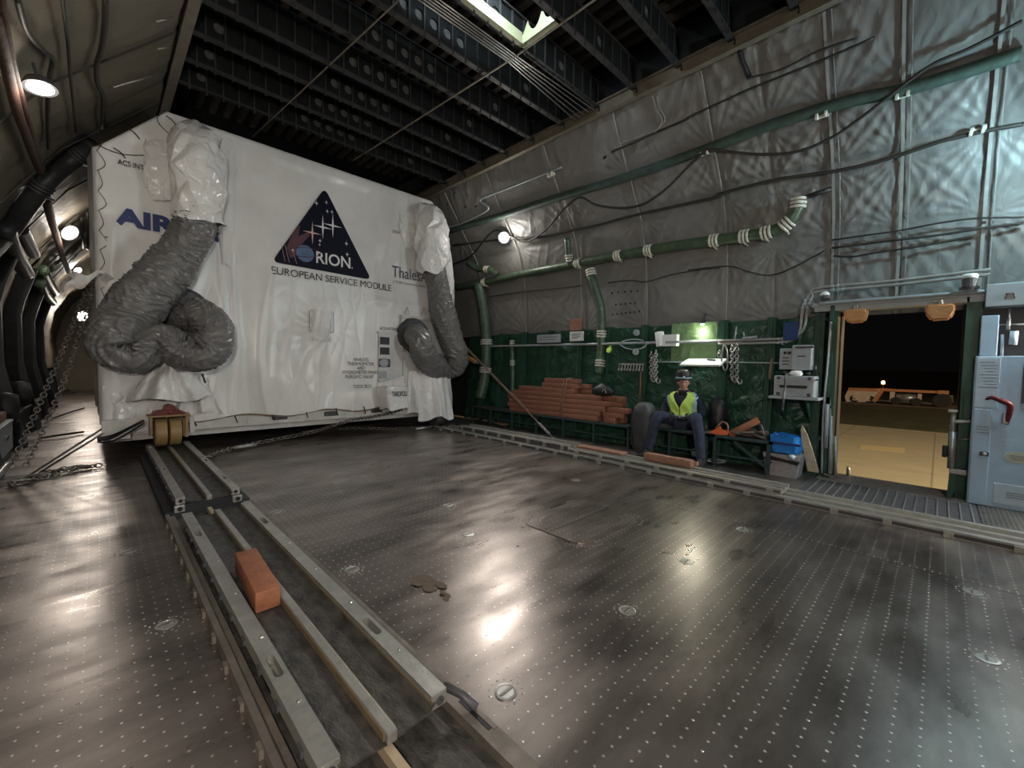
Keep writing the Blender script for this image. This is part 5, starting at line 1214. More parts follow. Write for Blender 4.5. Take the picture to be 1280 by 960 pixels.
b = MB(); b.grid(vest_patch(lambda z: vg(z), lambda z: 2*PI-vg(z), .57, .955, .008, 26, 70)); ve = b.build('hi_vis_vest', M['hivis'], P_, smooth=True)
sm = ve.modifiers.new('thick', 'SOLIDIFY'); sm.thickness = .004
b = MB(); b.grid(vest_patch(lambda z: vg(z), lambda z: 2*PI-vg(z), .585, .625, .013, 4, 70)); b.build('reflective_band', M['reflective'], ve, smooth=True)
for sg in (1, -1):
    b = MB(); b.grid(vest_patch(lambda z: sg*np.interp(z, [.6, .95], [.72, 1.0]), lambda z: sg*np.interp(z, [.6, .95], [1.0, 1.3]), .63, .95, .017, 16, 6)); b.build('reflective_band', M['reflective'], ve, smooth=True)
b = MB(); b.lathe([(.086, -.06), (.074, -.01), (.076, .008), (.068, .008), (.064, -.01)], (5.965, yc-.004, .985), (-.15, 0, 1), 24); b.build('collar', M['navy'], P_, smooth=True)
# hat, headlamp, sunglasses-free face; eyes
b = MB()
for sg in (-1, 1): 
    e = hc+fw*.078+rt*sg*.028+up*.006; b.lathe([(0, -.004), (.009, 0), (.006, .006), (0, .008)], e, fw, 10)
b.build('eyes', M['black'], P_, smooth=True)
b = MB(); b.obox(hc+fw*.088-up*.056, rt*.019, fw*.003, up*.0022, .001); b.build('mouth', M['print_redfaint'], P_)
b = MB(); hb = hc+up*.035
b.lathe([(.080, -.035), (.092, .0), (.094, .03)], hb-fw*.02, up, 24); b.build('hair', M['hair'], P_, smooth=True)
b = MB(); hb = hc+up*.062-fw*.012
prof_h = [(.10, -.008), (.126, -.012), (.130, -.008), (.106, .002), (.099, .03), (.096, .08), (.086, .108), (.055, .12), (.0, .118)]
b.lathe(prof_h, hb, up+fw*.06, 32); ht = b.build('hat', M['black'], P_, smooth=True)
b = MB(); b.lathe([(.1065, 0), (.104, .010)], hb+up*.006, up, 28); b.lathe([(.012, -.02), (.017, 0), (.012, .006), (0, .008)], hb+fw*.10+up*.022, fw, 14); b.build('head_lamp', M['reflective'], ht, smooth=True)
# dark rucksack left of the person, sack at right
def blob(nm, c, rx, ry, rz, seed, m, sq=.75, amp=.05):
    n1, n2 = 26, 36; A = []
    for i in range(n1+1):
        ph = -PI/2+PI*i/n1; row = []
        for j in range(n2+1):
            th_ = 2*PI*(j % n2)/n2; f = lambda v: math.copysign(abs(v)**sq, v)
            n_ = 1+amp*math.sin(3*th_+seed+2*ph)+amp*.6*math.sin(7*th_+5*ph+seed)+amp*.5*math.sin(11*ph+seed+2*th_)
            row.append((c[0]+rx*f(math.cos(ph))*f(math.cos(th_))*n_, c[1]+ry*f(math.cos(ph))*f(math.sin(th_))*n_, c[2]+rz*f(math.sin(ph))*(1+amp*.3*math.sin(4*th_))))
        A.append(row)
    b = MB(); b.grid(np.array(A)); return b.build(nm, M[m], None, smooth=True)
t = blob('rucksack', (5.72, 3.02, .40), .16, .17, .38, 2.0, 'bag', .7); tag(t, 'large dark grey rucksack slumped against the bench left of the person', 'bag')
b = MB(); b.tube([(5.56, 3.10, .70), (5.53, 3.12, .45), (5.58, 3.12, .15)], .014, 6, sub=4); o = b.build('strap', M['black']); o.parent = t; o.location = o.location-t.location
t = blob('dark_sack', (6.10, 2.12, .66), .12, .11, .24, 5.0, 'black', .7); tag(t, 'dark sack on the bench between the person and the orange saw', 'bag')
b = MB(); b.box((5.95, 2.24, .05), (6.1, 2.42, .16), .02); tag(b.build('white_packet', M['reflective']), 'small pale packet on the floor under the seat bench', 'packet')

# ------------------------------------------------------------------ things on the green work wall
XW = 6.22
def wx(px, py, x=XW): return onX(px, py, x)
def plate(nm, label, cat, px0, py0, px1, py1, m, x=XW, th=.02, bev=.004, lines=()):
    a, c = wx(px0, py0, x), wx(px1, py1, x); cy = (a.y+c.y)/2
    t = thing(nm, label, cat, (x, cy, min(a.z, c.z)))
    b = MB(); b.box((x-th, a.y, c.z), (x, c.y, a.z), bev); b.build('plate_body', M[m], t)
    for f0, f1, g in lines:
        b = MB(); ya = a.y+(c.y-a.y)*f0; yb = a.y+(c.y-a.y)*f1; z = a.z+(c.z-a.z)*g; h = abs(a.z-c.z)*.025; b.box((x-th-.002, ya, z-h), (x-th, yb, z+h)); b.build('printed_line', M['dark_grey'], t)
    return t
L4 = [(.15, .85, .25), (.15, .7, .4), (.15, .8, .55), (.15, .6, .7)]
plate('label_plate', 'long pale label plate above the timber on the wall', 'plate', 672, 419, 701, 428, 'grey_box', lines=[(.1, .9, .3), (.1, .8, .6)])
plate('label_plate', 'square white notice on the wall above the near timber', 'plate', 713, 415, 730, 426, 'panelw', lines=L4)
plate('brown_patch', 'small brown card pinned at the bottom of the quilted wall', 'card', 713, 399, 728, 413, 'brown_wood', 6.27)
t = thing('paper_roll', 'white paper towel roll hung on the conduit above the person', 'roll', (6.14, 2.75, 1.6))
c = wx(825, 424, 6.14); b = MB(); b.lathe([(.022, -.11), (.062, -.11), (.066, -.10), (.066, .10), (.062, .11), (.022, .11)], c, (0, .15, 1), 24); b.build('roll_body', M['white'], t, auto=40)
b = MB(); b.lathe([(.022, .108), (.022, .112), (0, .112)], c, (0, .15, 1), 14); b.build('core', M['dark_grey'], t)
t = plate('tissue_box', 'small white box beside the paper roll', 'box', 832, 419, 849, 433, 'white', 6.2, .10, .006); 
b = MB(); a, c2 = wx(832, 426.5, 6.095), wx(849, 429, 6.095); b.box((6.092, a.y, c2.z), (6.1, c2.y, a.z)); b.build('opening', M['grey_box'], t)
# hook rack
a, c = wx(775, 455), wx(808, 455); t = thing('hook_rack', 'rack of steel hooks on the dark wall above the near timber', 'rack', (6.2, (a.y+c.y)/2, a.z-.1))
b = MB(); b.box((6.19, a.y, a.z-.005), (6.21, c.y, a.z+.02)); b.box((6.19, a.y, a.z-.115), (6.21, c.y, a.z-.10)); b.build('rail', M['dark_grey'], t)
for i in range(9):
    y = a.y+(c.y-a.y)*(i+.5)/9; b = MB(); b.tube([(6.19, y, a.z+.01), (6.16, y, a.z-.03), (6.15, y, a.z-.09), (6.13, y, a.z-.11), (6.12, y, a.z-.08)], .010, 6, sub=3); b.lathe([(.018, 0), (.018, .012), (0, .012)], (6.16, y, a.z-.01), (-1, 0, 0), 10); b.build('hook', M['steel'], t, smooth=True)
for k, (px, py) in enumerate(((796, 416), (795, 440))):
    c = wx(px, py, 6.15); b = MB(); b.lathe([(.05, 0), (.05, .04), (.03, .045), (.028, .02), (0, .02)], c, (-1, -.3, 0), 20); tag(b.build('pulley', M['grey_box'], auto=40), 'round grey pulley on the dark wall, %s conduit' % ['above the', 'below the'][k], 'pulley')
b = MB(); b.tube([wx(775, 430, 6.17), wx(785, 425, 6.16), wx(800, 425, 6.16), wx(808, 431, 6.17), wx(800, 436, 6.16), wx(785, 436, 6.16)], .011, 6, sub=5, closed=True); tag(b.build('wire_loop', M['grey_box'], smooth=True), 'pale oval loop of wire hung over the conduit', 'loop')
c = wx(762, 438, 6.15); b = MB(); b.lathe([(.01, 0), (.045, .01), (.045, .03), (0, .035)], c, (-1, 0, .2), 16); b.box((c.x, c.y-.006, c.z), (c.x+.05, c.y+.006, c.z+.08)); tag(b.build('tag', M['hivis'], auto=40), 'lime round tag hanging from the conduit above the timber', 'tag')
a, c = wx(801, 464, 6.2), wx(800, 508, 6.2); b = MB(); b.cyl(a, c, .012, 8); tag(b.build('wooden_stick', M['timber'], smooth=True), 'thin brown stick leaning upright left of the person', 'stick')
def hang_chain(px, py0, py1, x, label, hk=True, pxb=None):
    a = wx(px, py0, x); c = wx(pxb or px, py1, x); t = thing('hanging_chain', label, 'chain', (a.x, a.y, c.z))
    b = MB(); chain_links(b, [a, (a+c)/2, c], .06, .008, .020); b.build('chain_run', M['steel'], t, smooth=True)
    if hk: b = MB(); hook(b, c+Vector((0, 0, .02)), Vector((0, 0, -1)), .08); b.build('hook', M['steel'], t, smooth=True)
hang_chain(814, 440, 472, 6.14, 'steel chain hanging behind the person, left of three'); hang_chain(820, 438, 474, 6.12, 'steel chain hanging behind the person, nearest the paper roll')
hang_chain(817, 445, 470, 6.17, 'steel chain hanging between two others behind the person')
hang_chain(915, 432, 472, 6.14, 'steel chain left of the pair hanging beside the small shelf'); hang_chain(921, 430, 474, 6.12, 'steel chain with hook at the right end of the hanging bar')
b = MB(); b.tube([wx(904, 436, 6.12), wx(902, 450, 6.12), wx(905, 462, 6.12), wx(909, 459, 6.12), wx(909, 440, 6.12), wx(906, 432, 6.12)], .012, 6, sub=4, closed=True); tag(b.build('carabiner', M['steel'], smooth=True), 'long pale carabiner ring right of the small shelf', 'carabiner')
hang_chain(899, 438, 446, 6.12, 'short chain at the right end of the small shelf', False)
# small lit shelf
a, c = wx(852, 452, 6.02), wx(902, 449, 6.02)
t = thing('wall_shelf', 'small pale shelf lit from above behind the person', 'shelf', (6.1, (a.y+c.y)/2, a.z-.02))
b = MB(); b.obox((6.11, (a.y+c.y)/2, a.z-.005), (.15, 0, .045), (0, abs(a.y-c.y)/2, 0), (-.0035, 0, .012)); b.build('shelf_board', M['white'], t)
for y in (a.y-.05, c.y+.05): b = MB(); b.prism([(0, 0), (.2, 0), (.2, -.14)], (6.03, y, a.z-.015), (1, 0, 0), (0, 0, 1), (0, .012, 0)); b.build('bracket', M['green_paint'], t)
b = MB(); b.obox((6.11, c.y+.30, a.z+.012), (.10, 0, .03), (0, .12, 0), (-.0005, 0, .002)); tag(b.build('paper', M['white']), 'sheet of white paper lying on the small lit shelf', 'paper')
b = MB(); b.tube([(6.08, c.y+.10, a.z+.02), (6.05, c.y+.2, a.z+.03)], .012, 8); tag(b.build('marker', M['dark_grey'], smooth=True), 'small dark marker on the right side of the lit shelf', 'marker')
# electric boxes, case on shelf
t = plate('control_box', 'pale control box with knobs above the metal case', 'box', 978, 436, 992.5, 462, 'grey_box', 6.2, .12, .008, [(.25, .75, .45), (.2, .8, .60), (.25, .75, .75)])
for px in (981.5, 987): c = wx(px, 441, 6.08); b = MB(); b.lathe([(.018, 0), (.016, .02), (0, .022)], c, (-1, 0, 0), 12); b.build('knob', M['black'], t)
t = plate('control_box', 'larger pale box right of the box with knobs', 'box', 994, 432, 1017, 463, 'grey_box', 6.2, .15, .010, [(.3, .7, .12), (.3, .7, .45)])
b = MB(); a, c = wx(994, 433, 6.05), wx(1017, 434.5, 6.05); b.box((6.045, a.y, c.z-.005), (6.05, c.y, a.z)); b.build('lid_seam', M['dark_grey'], t)
c = wx(1019, 462, 6.1); b = MB(); b.cyl(c, c+Vector((0, 0, .05)), .02, 10); b.build('stub', M['dark_grey'], t)
for k, (px, py) in enumerate(((984, 466), (1010, 466))):
    c = wx(px, py+2, 6.08); b = MB(); b.lathe([(.028, 0), (.03, .02), (.02, .035), (0, .036)], c, (0, 0, 1), 14); tag(b.build('foot_knob', M['black'], auto=40), 'small black knob on the metal case, %s' % ['left end', 'right end'][k], 'knob')
c = wx(995, 467, 6.02); b = MB(); b.lathe([(.005, -.07), (.035, -.05), (.04, 0), (.03, .05), (.005, .07)], c, (0, 1, 0), 14); tag(b.build('white_bulb', M['white'], smooth=True), 'white rounded item lying on top of the metal case', 'item')
a, c = wx(964, 495, 6.0), wx(1026, 497, 6.0)
t = thing('bracket_shelf', 'pale metal shelf carrying the aluminium case', 'shelf', (6.1, (a.y+c.y)/2, a.z-.03)); zt = a.z+.01
b = MB(); b.box((5.86, a.y, zt-.03), (6.26, c.y, zt), .004); b.build('shelf_board', M['grey_box'], t)
for y in (a.y-.12, c.y+.12): b = MB(); b.prism([(0, 0), (.34, 0), (.34, -.28), (.31, -.28)], (5.90, y, zt-.03), (1, 0, 0), (0, 0, 1), (0, .015, 0)); b.build('bracket', M['green_paint'], t)
a, c = wx(967, 480, 5.92), wx(1018, 480, 5.92)
t = thing('metal_case', 'aluminium case with black slot handle on the shelf', 'case', (6.05, (a.y+c.y)/2, zt)); ch = .25
b = MB(); b.box((5.92, a.y, zt), (6.2, c.y, zt+ch), .012); b.box((5.915, a.y+.0, zt+ch-.05), (6.205, c.y, zt+ch-.035)); b.build('case_body', M['grey_box'], t)
ym = (a.y+c.y)/2; b = MB(); b.box((5.905, ym-.14, zt+ch*.42), (5.922, ym+.14, zt+ch*.55), .004); b.build('handle', M['black'], t)
for y in (a.y-.05, c.y+.05):
    for z in (zt+.03, zt+ch-.03): b = MB(); b.lathe([(.022, 0), (.018, .008), (0, .008)], (5.92, y, z), (-1, 0, 0), 12); b.build('corner_stud', M['dark_grey'], t)
b = MB(); y = a.y-.13; b.tube([(6.15, y, zt+ch+.01), (5.91, y, zt+ch+.008), (5.90, y, zt+.1), (5.85, y, zt-.02), (5.87, y+.01, zt-.16)], .014, 4, sub=3); tag(b.build('case_strap', M['dark_grey']), 'dark strap hanging over the aluminium case', 'strap')
a, c = wx(980, 403, 6.2), wx(997, 425, 6.2); b = MB(); b.obox(((6.2), (a.y+c.y)/2, (a.z+c.z)/2), (.02, 0, 0), (0, abs(a.y-c.y)/2, 0), (0, 0, abs(a.z-c.z)/2), .008); tag(b.build('blue_cloth', M['blue_dark']), 'deep blue cloth patch at the top of the green wall', 'cloth')
b = MB(); b.bar(wx(928, 423, 6.2), wx(946, 421, 6.2), .03, .03); b.bar(wx(931, 423, 6.2), wx(929, 415, 6.2), .02, .02); tag(b.build('wall_lever', M['grey_box']), 'small pale lever on the green wall above the conduit', 'lever')
b = MB(); b.tube([wx(920, 418, 6.18), wx(921, 408, 6.18), wx(918, 425, 6.17)], .008, 6, sub=3); tag(b.build('wall_hook', M['grey_box']), 'thin curved hook on the green wall left of the lever', 'hook')
c = wx(963, 470, 6.15); b = MB(); b.tube([wx(965, 448, 6.16), wx(963, 462, 6.16), wx(962, 474, 6.16)], .016, 6, sub=3); tag(b.build('grab_strap', M['rope'], smooth=True), 'short hanging strap left of the aluminium case', 'strap')
# left wooden post pale plank, blue tub, grey box
b = MB(); a, c = wx(1004, 532, 5.88), wx(1013, 593, 5.72)
d = (c-a); s = Vector((0, 1, 0)); pl = [a+s*.012, a+s*.035+d*.1, a+s*.05+d*.4, c+s*.055, c-s*.05, a-s*.04+d*.6, a-s*.02+d*.2]
b.prism([((p-a).y, (p-a).z) for p in pl], a, (0, 1, 0), (0, 0, 1), (.03, 0, 0)); tag(b.build('pale_plank', M['pale_wood']), 'pale weathered plank leaning beside the green door post', 'plank')
a, c = wx(963, 540, 5.9), wx(1001, 562, 5.9)
t = thing('blue_tub', 'bright blue plastic-covered tub on the grey box', 'tub', (5.95, (a.y+c.y)/2, c.z)); yl, yr = a.y, c.y
A = []
for i in range(9):
    f = i/8; row = []
    for k in range(25):
        an = 2*PI*k/24; w = .5*(yl-yr)*(1-.10*(1-f)); dd = .16; row.append((5.98+dd*math.copysign(abs(math.cos(an))**.35, math.cos(an))*(1+.04*math.sin(5*an+f*4)), (yl+yr)/2+w*math.copysign(abs(math.sin(an))**.35, math.sin(an)), .30+.20*f+.012*math.sin(7*an)*f))
    A.append(row)
b = MB(); b.grid(np.array(A)); b.box((5.84, yr+.02, .305), (6.12, yl-.02, .47)); b.build('tub_body', M['blue'], t, smooth=False)
b = MB(); b.box((5.80, yr-.01, .40), (5.83, yl+.01, .425)); b.build('tub_band', M['blue_dark'], t)
t = thing('grey_bin', 'dusty grey box under the blue tub', 'box', (5.95, (yl+yr)/2, .012))
b = MB(); b.prism([(-.16, .0), (.16, 0), (.19, .27), (-.19, .27)], (5.82, (yl+yr)/2+.02, .012), (0, 1, 0), (0, 0, 1), (.3, 0, 0)); b.build('box_body', M['dusty'], t)
b = MB(); b.box((5.80, (yl+yr)/2-.17, .20), (5.825, (yl+yr)/2+.2, .225)); b.bar((5.81, yl, .24), (5.81, yr, .19), .02, .03); b.build('strap', M['black'], t)
b = MB(); b.lathe([(.0, -.03), (.03, -.02), (.035, .0), (.02, .03), (0, .05)], (5.80, yr+.06, .27), (0, 1, .4), 12); tag(b.build('clear_bottle', M['reflective'], smooth=True), 'clear plastic bottle wedged by the blue tub', 'bottle')
# orange saw / timber / ropes on the near bench
p, q = wx(912, 543, 5.88), wx(948, 525, 5.95); b = MB(); b.bar(p, q, .10, .085, .006); tag(b.build('timber_block', M['orange_wood'], auto=40), 'orange timber propped up on the bench right of the person', 'block')
c = wx(899, 539, 5.82); t = thing('orange_saw', 'orange saw with open handle lying on the bench', 'saw', c)
b = MB(); b.prism([(-.12, -.035), (-.05, -.05), (.10, -.04), (.12, .01), (.02, .03), (.0, .065), (-.03, .03), (-.07, .01)], c, (0, -1, 0), (0, 0, 1), (.04, 0, 0)); b.build('saw_body', M['orange'], t)
b = MB(); b.tube([c+Vector((.02, .05, .02)), c+Vector((.02, -.02, .12)), c+Vector((.02, -.09, .10)), c+Vector((.02, -.10, .02))], .012, 6, sub=4); b.build('handle', M['brown_wood'], t, smooth=True)
b = MB(); b.bar(c+Vector((.02, .10, -.02)), c+Vector((.02, .20, -.05)), .004, .04); b.build('blade', M['steel'], t)
b = MB(); cc = wx(935, 546, 5.9); rs = random.Random(5)
pts = [cc+Vector((.09*math.sin(i*1.9)+.02*rs.random(), .20*math.cos(i*1.3), .012+.022*(i % 4)+.01*rs.random())) for i in range(15)]; b.tube(pts, .018, 7, sub=6); pts[0]
tag(b.build('rope_heap', M['rope_dark'], smooth=True), 'heap of dark rope on the bench under the orange timber', 'rope')
b = MB(); b.tube([wx(950, 530, 5.9), wx(953, 540, 5.88), wx(958, 552, 5.86)], .03, 8, sub=4); tag(b.build('dark_strap_roll', M['black'], smooth=True), 'dark strap drooping off the bench end by the blue tub', 'strap')
b = MB(); cc = F(915, 576, .02); b.tube([cc+Vector((.05, .12, .02)), cc+Vector((0, .02, .02)), cc+Vector((.06, -.08, .08)), cc+Vector((.08, -.03, .14)), cc+Vector((.02, .06, .05)), cc+Vector((.1, .1, .02))], .012, 6, sub=6); tag(b.build('lime_strap', M['lime'], smooth=True), 'lime green strap on the floor under the bench', 'strap')
b = MB(); cc = F(893, 578, .02); b.tube([cc+Vector((.1*math.sin(i), .12*math.cos(i*1.4), .01+.01*(i % 3))) for i in range(12)], .010, 6, sub=5); tag(b.build('cord_heap', M['grey_box'], smooth=True), 'tangled grey cord on the deck beside the person\'s boot', 'cord')
for k, (px, py) in enumerate(((540, 521), (610, 527), (626, 531), (637, 529), (590, 524))):
    cc = F(px, py, .03); rs = random.Random(k); b = MB(); b.tube([cc+Vector((.10*math.sin(i*2.1+k), .16*math.cos(i*1.5), .01+.02*rs.random())) for i in range(8)], .014, 6, sub=5)
    tag(b.build('cord_heap', M['rope'], smooth=True), ['tangled rope on the deck below the right duct', 'tangled rope halfway between container and timber', 'rope tangle nearest the timber bench end', 'small pale rope tangle right beside the long bench', 'loose rope tangle on the far side deck'][k], 'rope')

# ------------------------------------------------------------------ crew door fittings
for k, (px, py, m2) in enumerate(((1070, 394, ''), (1175, 389, ''))):
    c = wx(px, py, 6.10); w, h = (.10, .085) if k == 0 else (.105, .09)
    t = thing('padded_pouch', 'orange padded pouch under the door lintel, %s one' % ['left', 'right'][k], 'pouch', c)
    pts = [(-w, h*.75), (w, h*.75), (w*1.05, -h*.1), (w*.75, -h), (-w*.6, -h*1.05), (-w*1.05, -h*.2)]
    bm = bmesh.new(); vs_ = [bm.verts.new((c.x+dx, c.y-a_, c.z+b_)) for dx in (-.07, .07) for a_, b_ in pts]; n = len(pts)
    bm.faces.new(vs_[:n]); bm.faces.new(vs_[n:][::-1])
    for i in range(n): bm.faces.new((vs_[i], vs_[n+i], vs_[n+(i+1) % n], vs_[(i+1) % n]))
    bmesh.ops.bevel(bm, geom=bm.edges[:], offset=.018, segments=3, affect='EDGES'); b = MB(); b.bm(bm); b.build('pouch_body', M['orange_cloth'], t, auto=60)
    b = MB(); b.cyl(c+Vector((0, 0, h*.7)), c+Vector((0, 0, h*.7+.05)), .022, 10); b.bar(c+Vector((0, .04, h*.7+.04)), c+Vector((0, -.04, h*.7+.04)), .02, .02); b.build('mount', M['chain'], t)
c = wx(1031, 370, 6.12); t = thing('dome_light', 'small white dome light left of the door lintel', 'lamp', c)
b = MB(); b.lathe([(.05, -.03), (.055, 0), (.05, .005)], c, (0, 0, 1), 16); b.build('dome_base', M['dark_grey'], t); b = MB(); b.lathe([(.048, .005), (.045, .03), (.025, .05), (0, .055)], c, (0, 0, 1), 16); b.build('dome', M['lamp_soft'], t, smooth=True)
c = wx(1212, 352, 6.10); t = thing('dome_light', 'larger lamp with dark housing above the right end of the door', 'lamp', c)
b = MB(); b.lathe([(.03, -.08), (.05, -.05), (.055, .02), (.05, .03)], c, (0, 0, 1), 16); b.box(c+Vector((-.02, -.07, -.07)), c+Vector((.05, .07, -.05))); b.build('dome_base', M['dark_grey'], t); b = MB(); b.lathe([(.058, .03), (.06, .06), (.05, .072), (0, .075)], c, (0, 0, 1), 18); b.build('dome', M['lamp_soft'], t, smooth=True)
# left: ladder leg folded in the doorway
t = thing('door_ladder', 'folded aluminium ladder strut at the left side of the doorway', 'ladder', (6.4, .85, 0))
b = MB(); b.tube([wx(1039, 402, 6.16), wx(1034, 460, 6.16), wx(1029, 520, 6.16), wx(1027, 592, 6.16)], .012, 8, sub=3); b.build('guide_pole', M['grey_box'], t, smooth=True)
a = wx(1037, 498, 6.18); 
b = MB(); b.prism([(.02, 0), (-.02, .02), (-.035, -.1), (-.05, -.3), (-.075, -.50), (-.07, -.54), (-.04, -.42), (-.01, -.22), (.01, -.12), (.03, -.22), (.035, -.1)], a+Vector((0, .02, 0)), (0, 1, 0), (0, 0, 1), (.02, 0, 0)); b.build('curved_plate', M['grey_box'], t)
b = MB(); b.tube([wx(1039, 520, 6.17), wx(1037, 592, 6.17)], .016, 8); b.tube([wx(1044, 545, 6.18), wx(1045, 596, 6.18)], .012, 8); b.tube([wx(1034, 505, 6.15), wx(1032, 560, 6.15)], .022, 8); b.build('leg', M['grey_box'], t, smooth=True)
b = MB(); b.bar(wx(1030, 592, 6.15), wx(1052, 600, 6.20), .03, .02); b.build('foot_bar', M['chain'], t)
a = wx(1060, 600, 6.5); b = MB(); b.tube([(a.x, a.y, .005), (a.x, a.y, .10), (a.x, a.y+.01, .13)], [.022, .02, .012], 10); tag(b.build('sill_post', M['steel'], smooth=True), 'short steel post standing on the door sill', 'post')
# right: hydraulic strut
t = thing('door_strut', 'silver hydraulic door strut at the right side of the doorway', 'strut', (6.35, -.17, 0))
a = wx(1192, 514, 6.15); c = wx(1188, 598, 6.15)
b = MB(); b.tube([a, a+(c-a)*.35], .020, 10); b.tube([a+(c-a)*.3, a+(c-a)*.85], .030, 12); b.build('cylinder', M['steel'], t, smooth=True)
b = MB(); b.tube([wx(1190, 527, 6.15), wx(1217, 527, 6.18)], .02, 8); b.box(a+Vector((-.03, -.03, -.01)), a+Vector((.03, .04, .02)), .004); b.build('top_bracket', M['steel'], t)
b = MB(); q = wx(1190, 588, 6.15); b.tube([q, wx(1213, 590, 6.18)], .018, 8); b.box(q+Vector((-.03, -.1, -.03)), q+Vector((.03, .02, .02)), .005); b.build('bottom_bracket', M['steel'], t)
b = MB(); b.prism([(-.01, .28), (.03, .3), (.04, 0), (.01, -.0), (-.02, .1)], (6.14, c.y-.02, .02), (0, 1, 0), (0, 0, 1), (.02, 0, 0)); b.build('cover_plate', M['green_paint'], t)
b = MB(); q = wx(1181, 564, 6.15); b.box(q+Vector((-.02, -.02, -.06)), q+Vector((.02, .02, .06)), .01); b.build('latch', M['black'], t)
b = MB(); b.tube([wx(1199, 550, 6.2), wx(1214, 548, 6.2)], .014, 8); tag(b.build('latch_pin', M['steel'], smooth=True), 'short steel pin on the right door post', 'pin')

# pale blue locker at the right edge
XP = 6.10
a = onX(1222, 445, XP); yL = a.y+.01; zT = a.z
t = thing('galley_locker', 'pale blue metal locker with a dark red handle at the right edge', 'locker', (XP+.1, yL-.5, .0))
b = MB(); b.box((XP, yL-1.25, .012), (XP+.24, yL, zT), .008); b.build('locker_body', M['blue_white'], t)
c0 = onX(1240, 512, XP); b = MB(); b.box((XP-.012, c0.y-.0, .02), (XP, yL-.01, c0.z), .004); b.build('side_panel', M['blue_white'], t)
b = MB(); b.box((XP-.008, yL-.16, c0.z+.02), (XP, yL-.01, zT-.02), .002); nt_ = b.build('notice', M['notice'], t)
for i in range(9): b = MB(); z = zT-.06-.03*i; b.box((XP-.0095, yL-.145+.02*(i % 3 == 0), z-.0022), (XP-.008, yL-.03-.012*(i % 4), z+.0022)); b.build('printed_line', M['print_grey'], nt_)
for k in range(3): b = MB(); z = c0.z-.17-.028*k; b.box((XP-.0135, yL-.115, z-.0025), (XP-.012, yL-.03, z+.0025)); b.build('printed_line', M['print_grey'], t)
hp = [onX(1233, 499, XP-.03), onX(1240, 497, XP-.06), onX(1252, 501, XP-.07), onX(1262, 506, XP-.07), onX(1262, 515, XP-.06), onX(1258, 530, XP-.03)]
b = MB(); b.tube(hp, [.012, .020, .024, .024, .022, .016], 10, sub=5); hn = b.build('handle', M['red'], t, smooth=True)
b = MB(); q = onX(1257, 522, XP-.04); b.box(q+Vector((-.012, -.02, -.06)), q+Vector((.03, .02, .04)), .006); b.build('handle_plate', M['steel'], hn)
q = onX(1230, 567, XP); b = MB(); b.box(q+Vector((-.03, -.03, -.02)), q+Vector((0, .03, .02)), .006); b.build('latch', M['dark_grey'], t)
b = MB(); b.lathe([(.018, 0), (.014, .012), (0, .014)], q+Vector((-.03, 0, 0)), (-1, 0, 0), 14); b.build('latch_knob', M['steel'], t)
q = onX(1272, 572, XP); b = MB(); b.prism([(.085*math.cos(i*PI/16), .052*math.sin(i*PI/16)) for i in range(32)], (XP-.004, q.y, q.z), (0, 1, 0), (0, 0, 1), (.004, 0, 0)); ov = b.build('oval_label', M['oval'], t)
for k in range(3): b = MB(); b.box((XP-.0055, q.y-.05, q.z+.014-.018*k-.002), (XP-.004, q.y+.05-.015*(k == 2), q.z+.014-.018*k+.002)); b.build('printed_line', M['print_grey'], ov)
b = MB(); b.box((XP-.006, yL-.5, .06), (XP, yL-.17, .25), .003); pn = b.build('lower_panel', M['notice'], t)
for k in range(3): b = MB(); b.box((XP-.0075, yL-.36, .17-.02*k), (XP-.006, yL-.25, .175-.02*k)); b.build('printed_line', M['print_grey'], pn)
b = MB(); q = onX(1278, 480, XP); b.box((XP-.02, q.y-.3, q.z-.18), (XP-.012, q.y, q.z+.2)); b.build('door_gap', M['dark_grey'], t)
# cavity above the locker
a = onX(1227, 395, 6.16); c = onX(1246, 443, 6.16)
b = MB(); b.box((6.14, c.y, zT+.004), (6.22, a.y, a.z), .006); tag(b.build('blue_cabinet', M['blue_white']), 'narrow pale blue cabinet standing on the locker by the door post', 'cabinet')
b = MB(); b.tube([onX(1262, 386, 6.2), onX(1260, 412, 6.2)], .008, 8); b.tube([onX(1261, 398, 6.2), onX(1260, 412, 6.2)], .014, 8); tag(b.build('piston_rod', M['steel'], smooth=True), 'thin piston rod hanging above the locker', 'rod')
b = MB(); b.tube([onX(1252, 445, 6.2), onX(1253, 418, 6.2)], .012, 8); tag(b.build('upright_pipe', M['grey_box'], smooth=True), 'short upright pipe above the locker beside the blue cabinet', 'pipe')
b = MB(); b.tube([onX(1266, 431, 6.2), onX(1268, 414, 6.2)], .028, 12); tag(b.build('white_canister', M['notice'], smooth=True), 'small white canister above the locker', 'canister')
b = MB(); b.tube([onX(1246, 406, 6.25), onX(1290, 405, 6.25)], .008, 6); tag(b.build('cross_rod', M['grey_box'], smooth=True), 'thin horizontal rod crossing the dark recess above the locker', 'rod')
b = MB(); b.box((6.3, yL-1.2, zT), (6.4, yL, 1.95)); struct(b.build('recess_back', M['black']))
a = onX(1233, 356, 6.14)
t = thing('upper_box', 'grey metal box with a latch above the locker recess', 'box', (6.2, a.y-.4, 1.9)); z1 = onX(1233, 384, 6.14).z
b = MB(); b.box((6.12, a.y-1.1, z1), (6.34, a.y, a.z), .006); b.build('box_body', M['grey_box'], t)
q = onX(1263, 369, 6.12); b = MB(); b.tube([q+Vector((0, .03, -.03)), q+Vector((-.02, .02, .02)), q+Vector((-.02, -.02, .02)), q+Vector((0, -.03, -.03))], .006, 6); b.box(q+Vector((-.015, -.03, .01)), q+Vector((0, .03, .025))); b.build('latch', M['chain'], t)

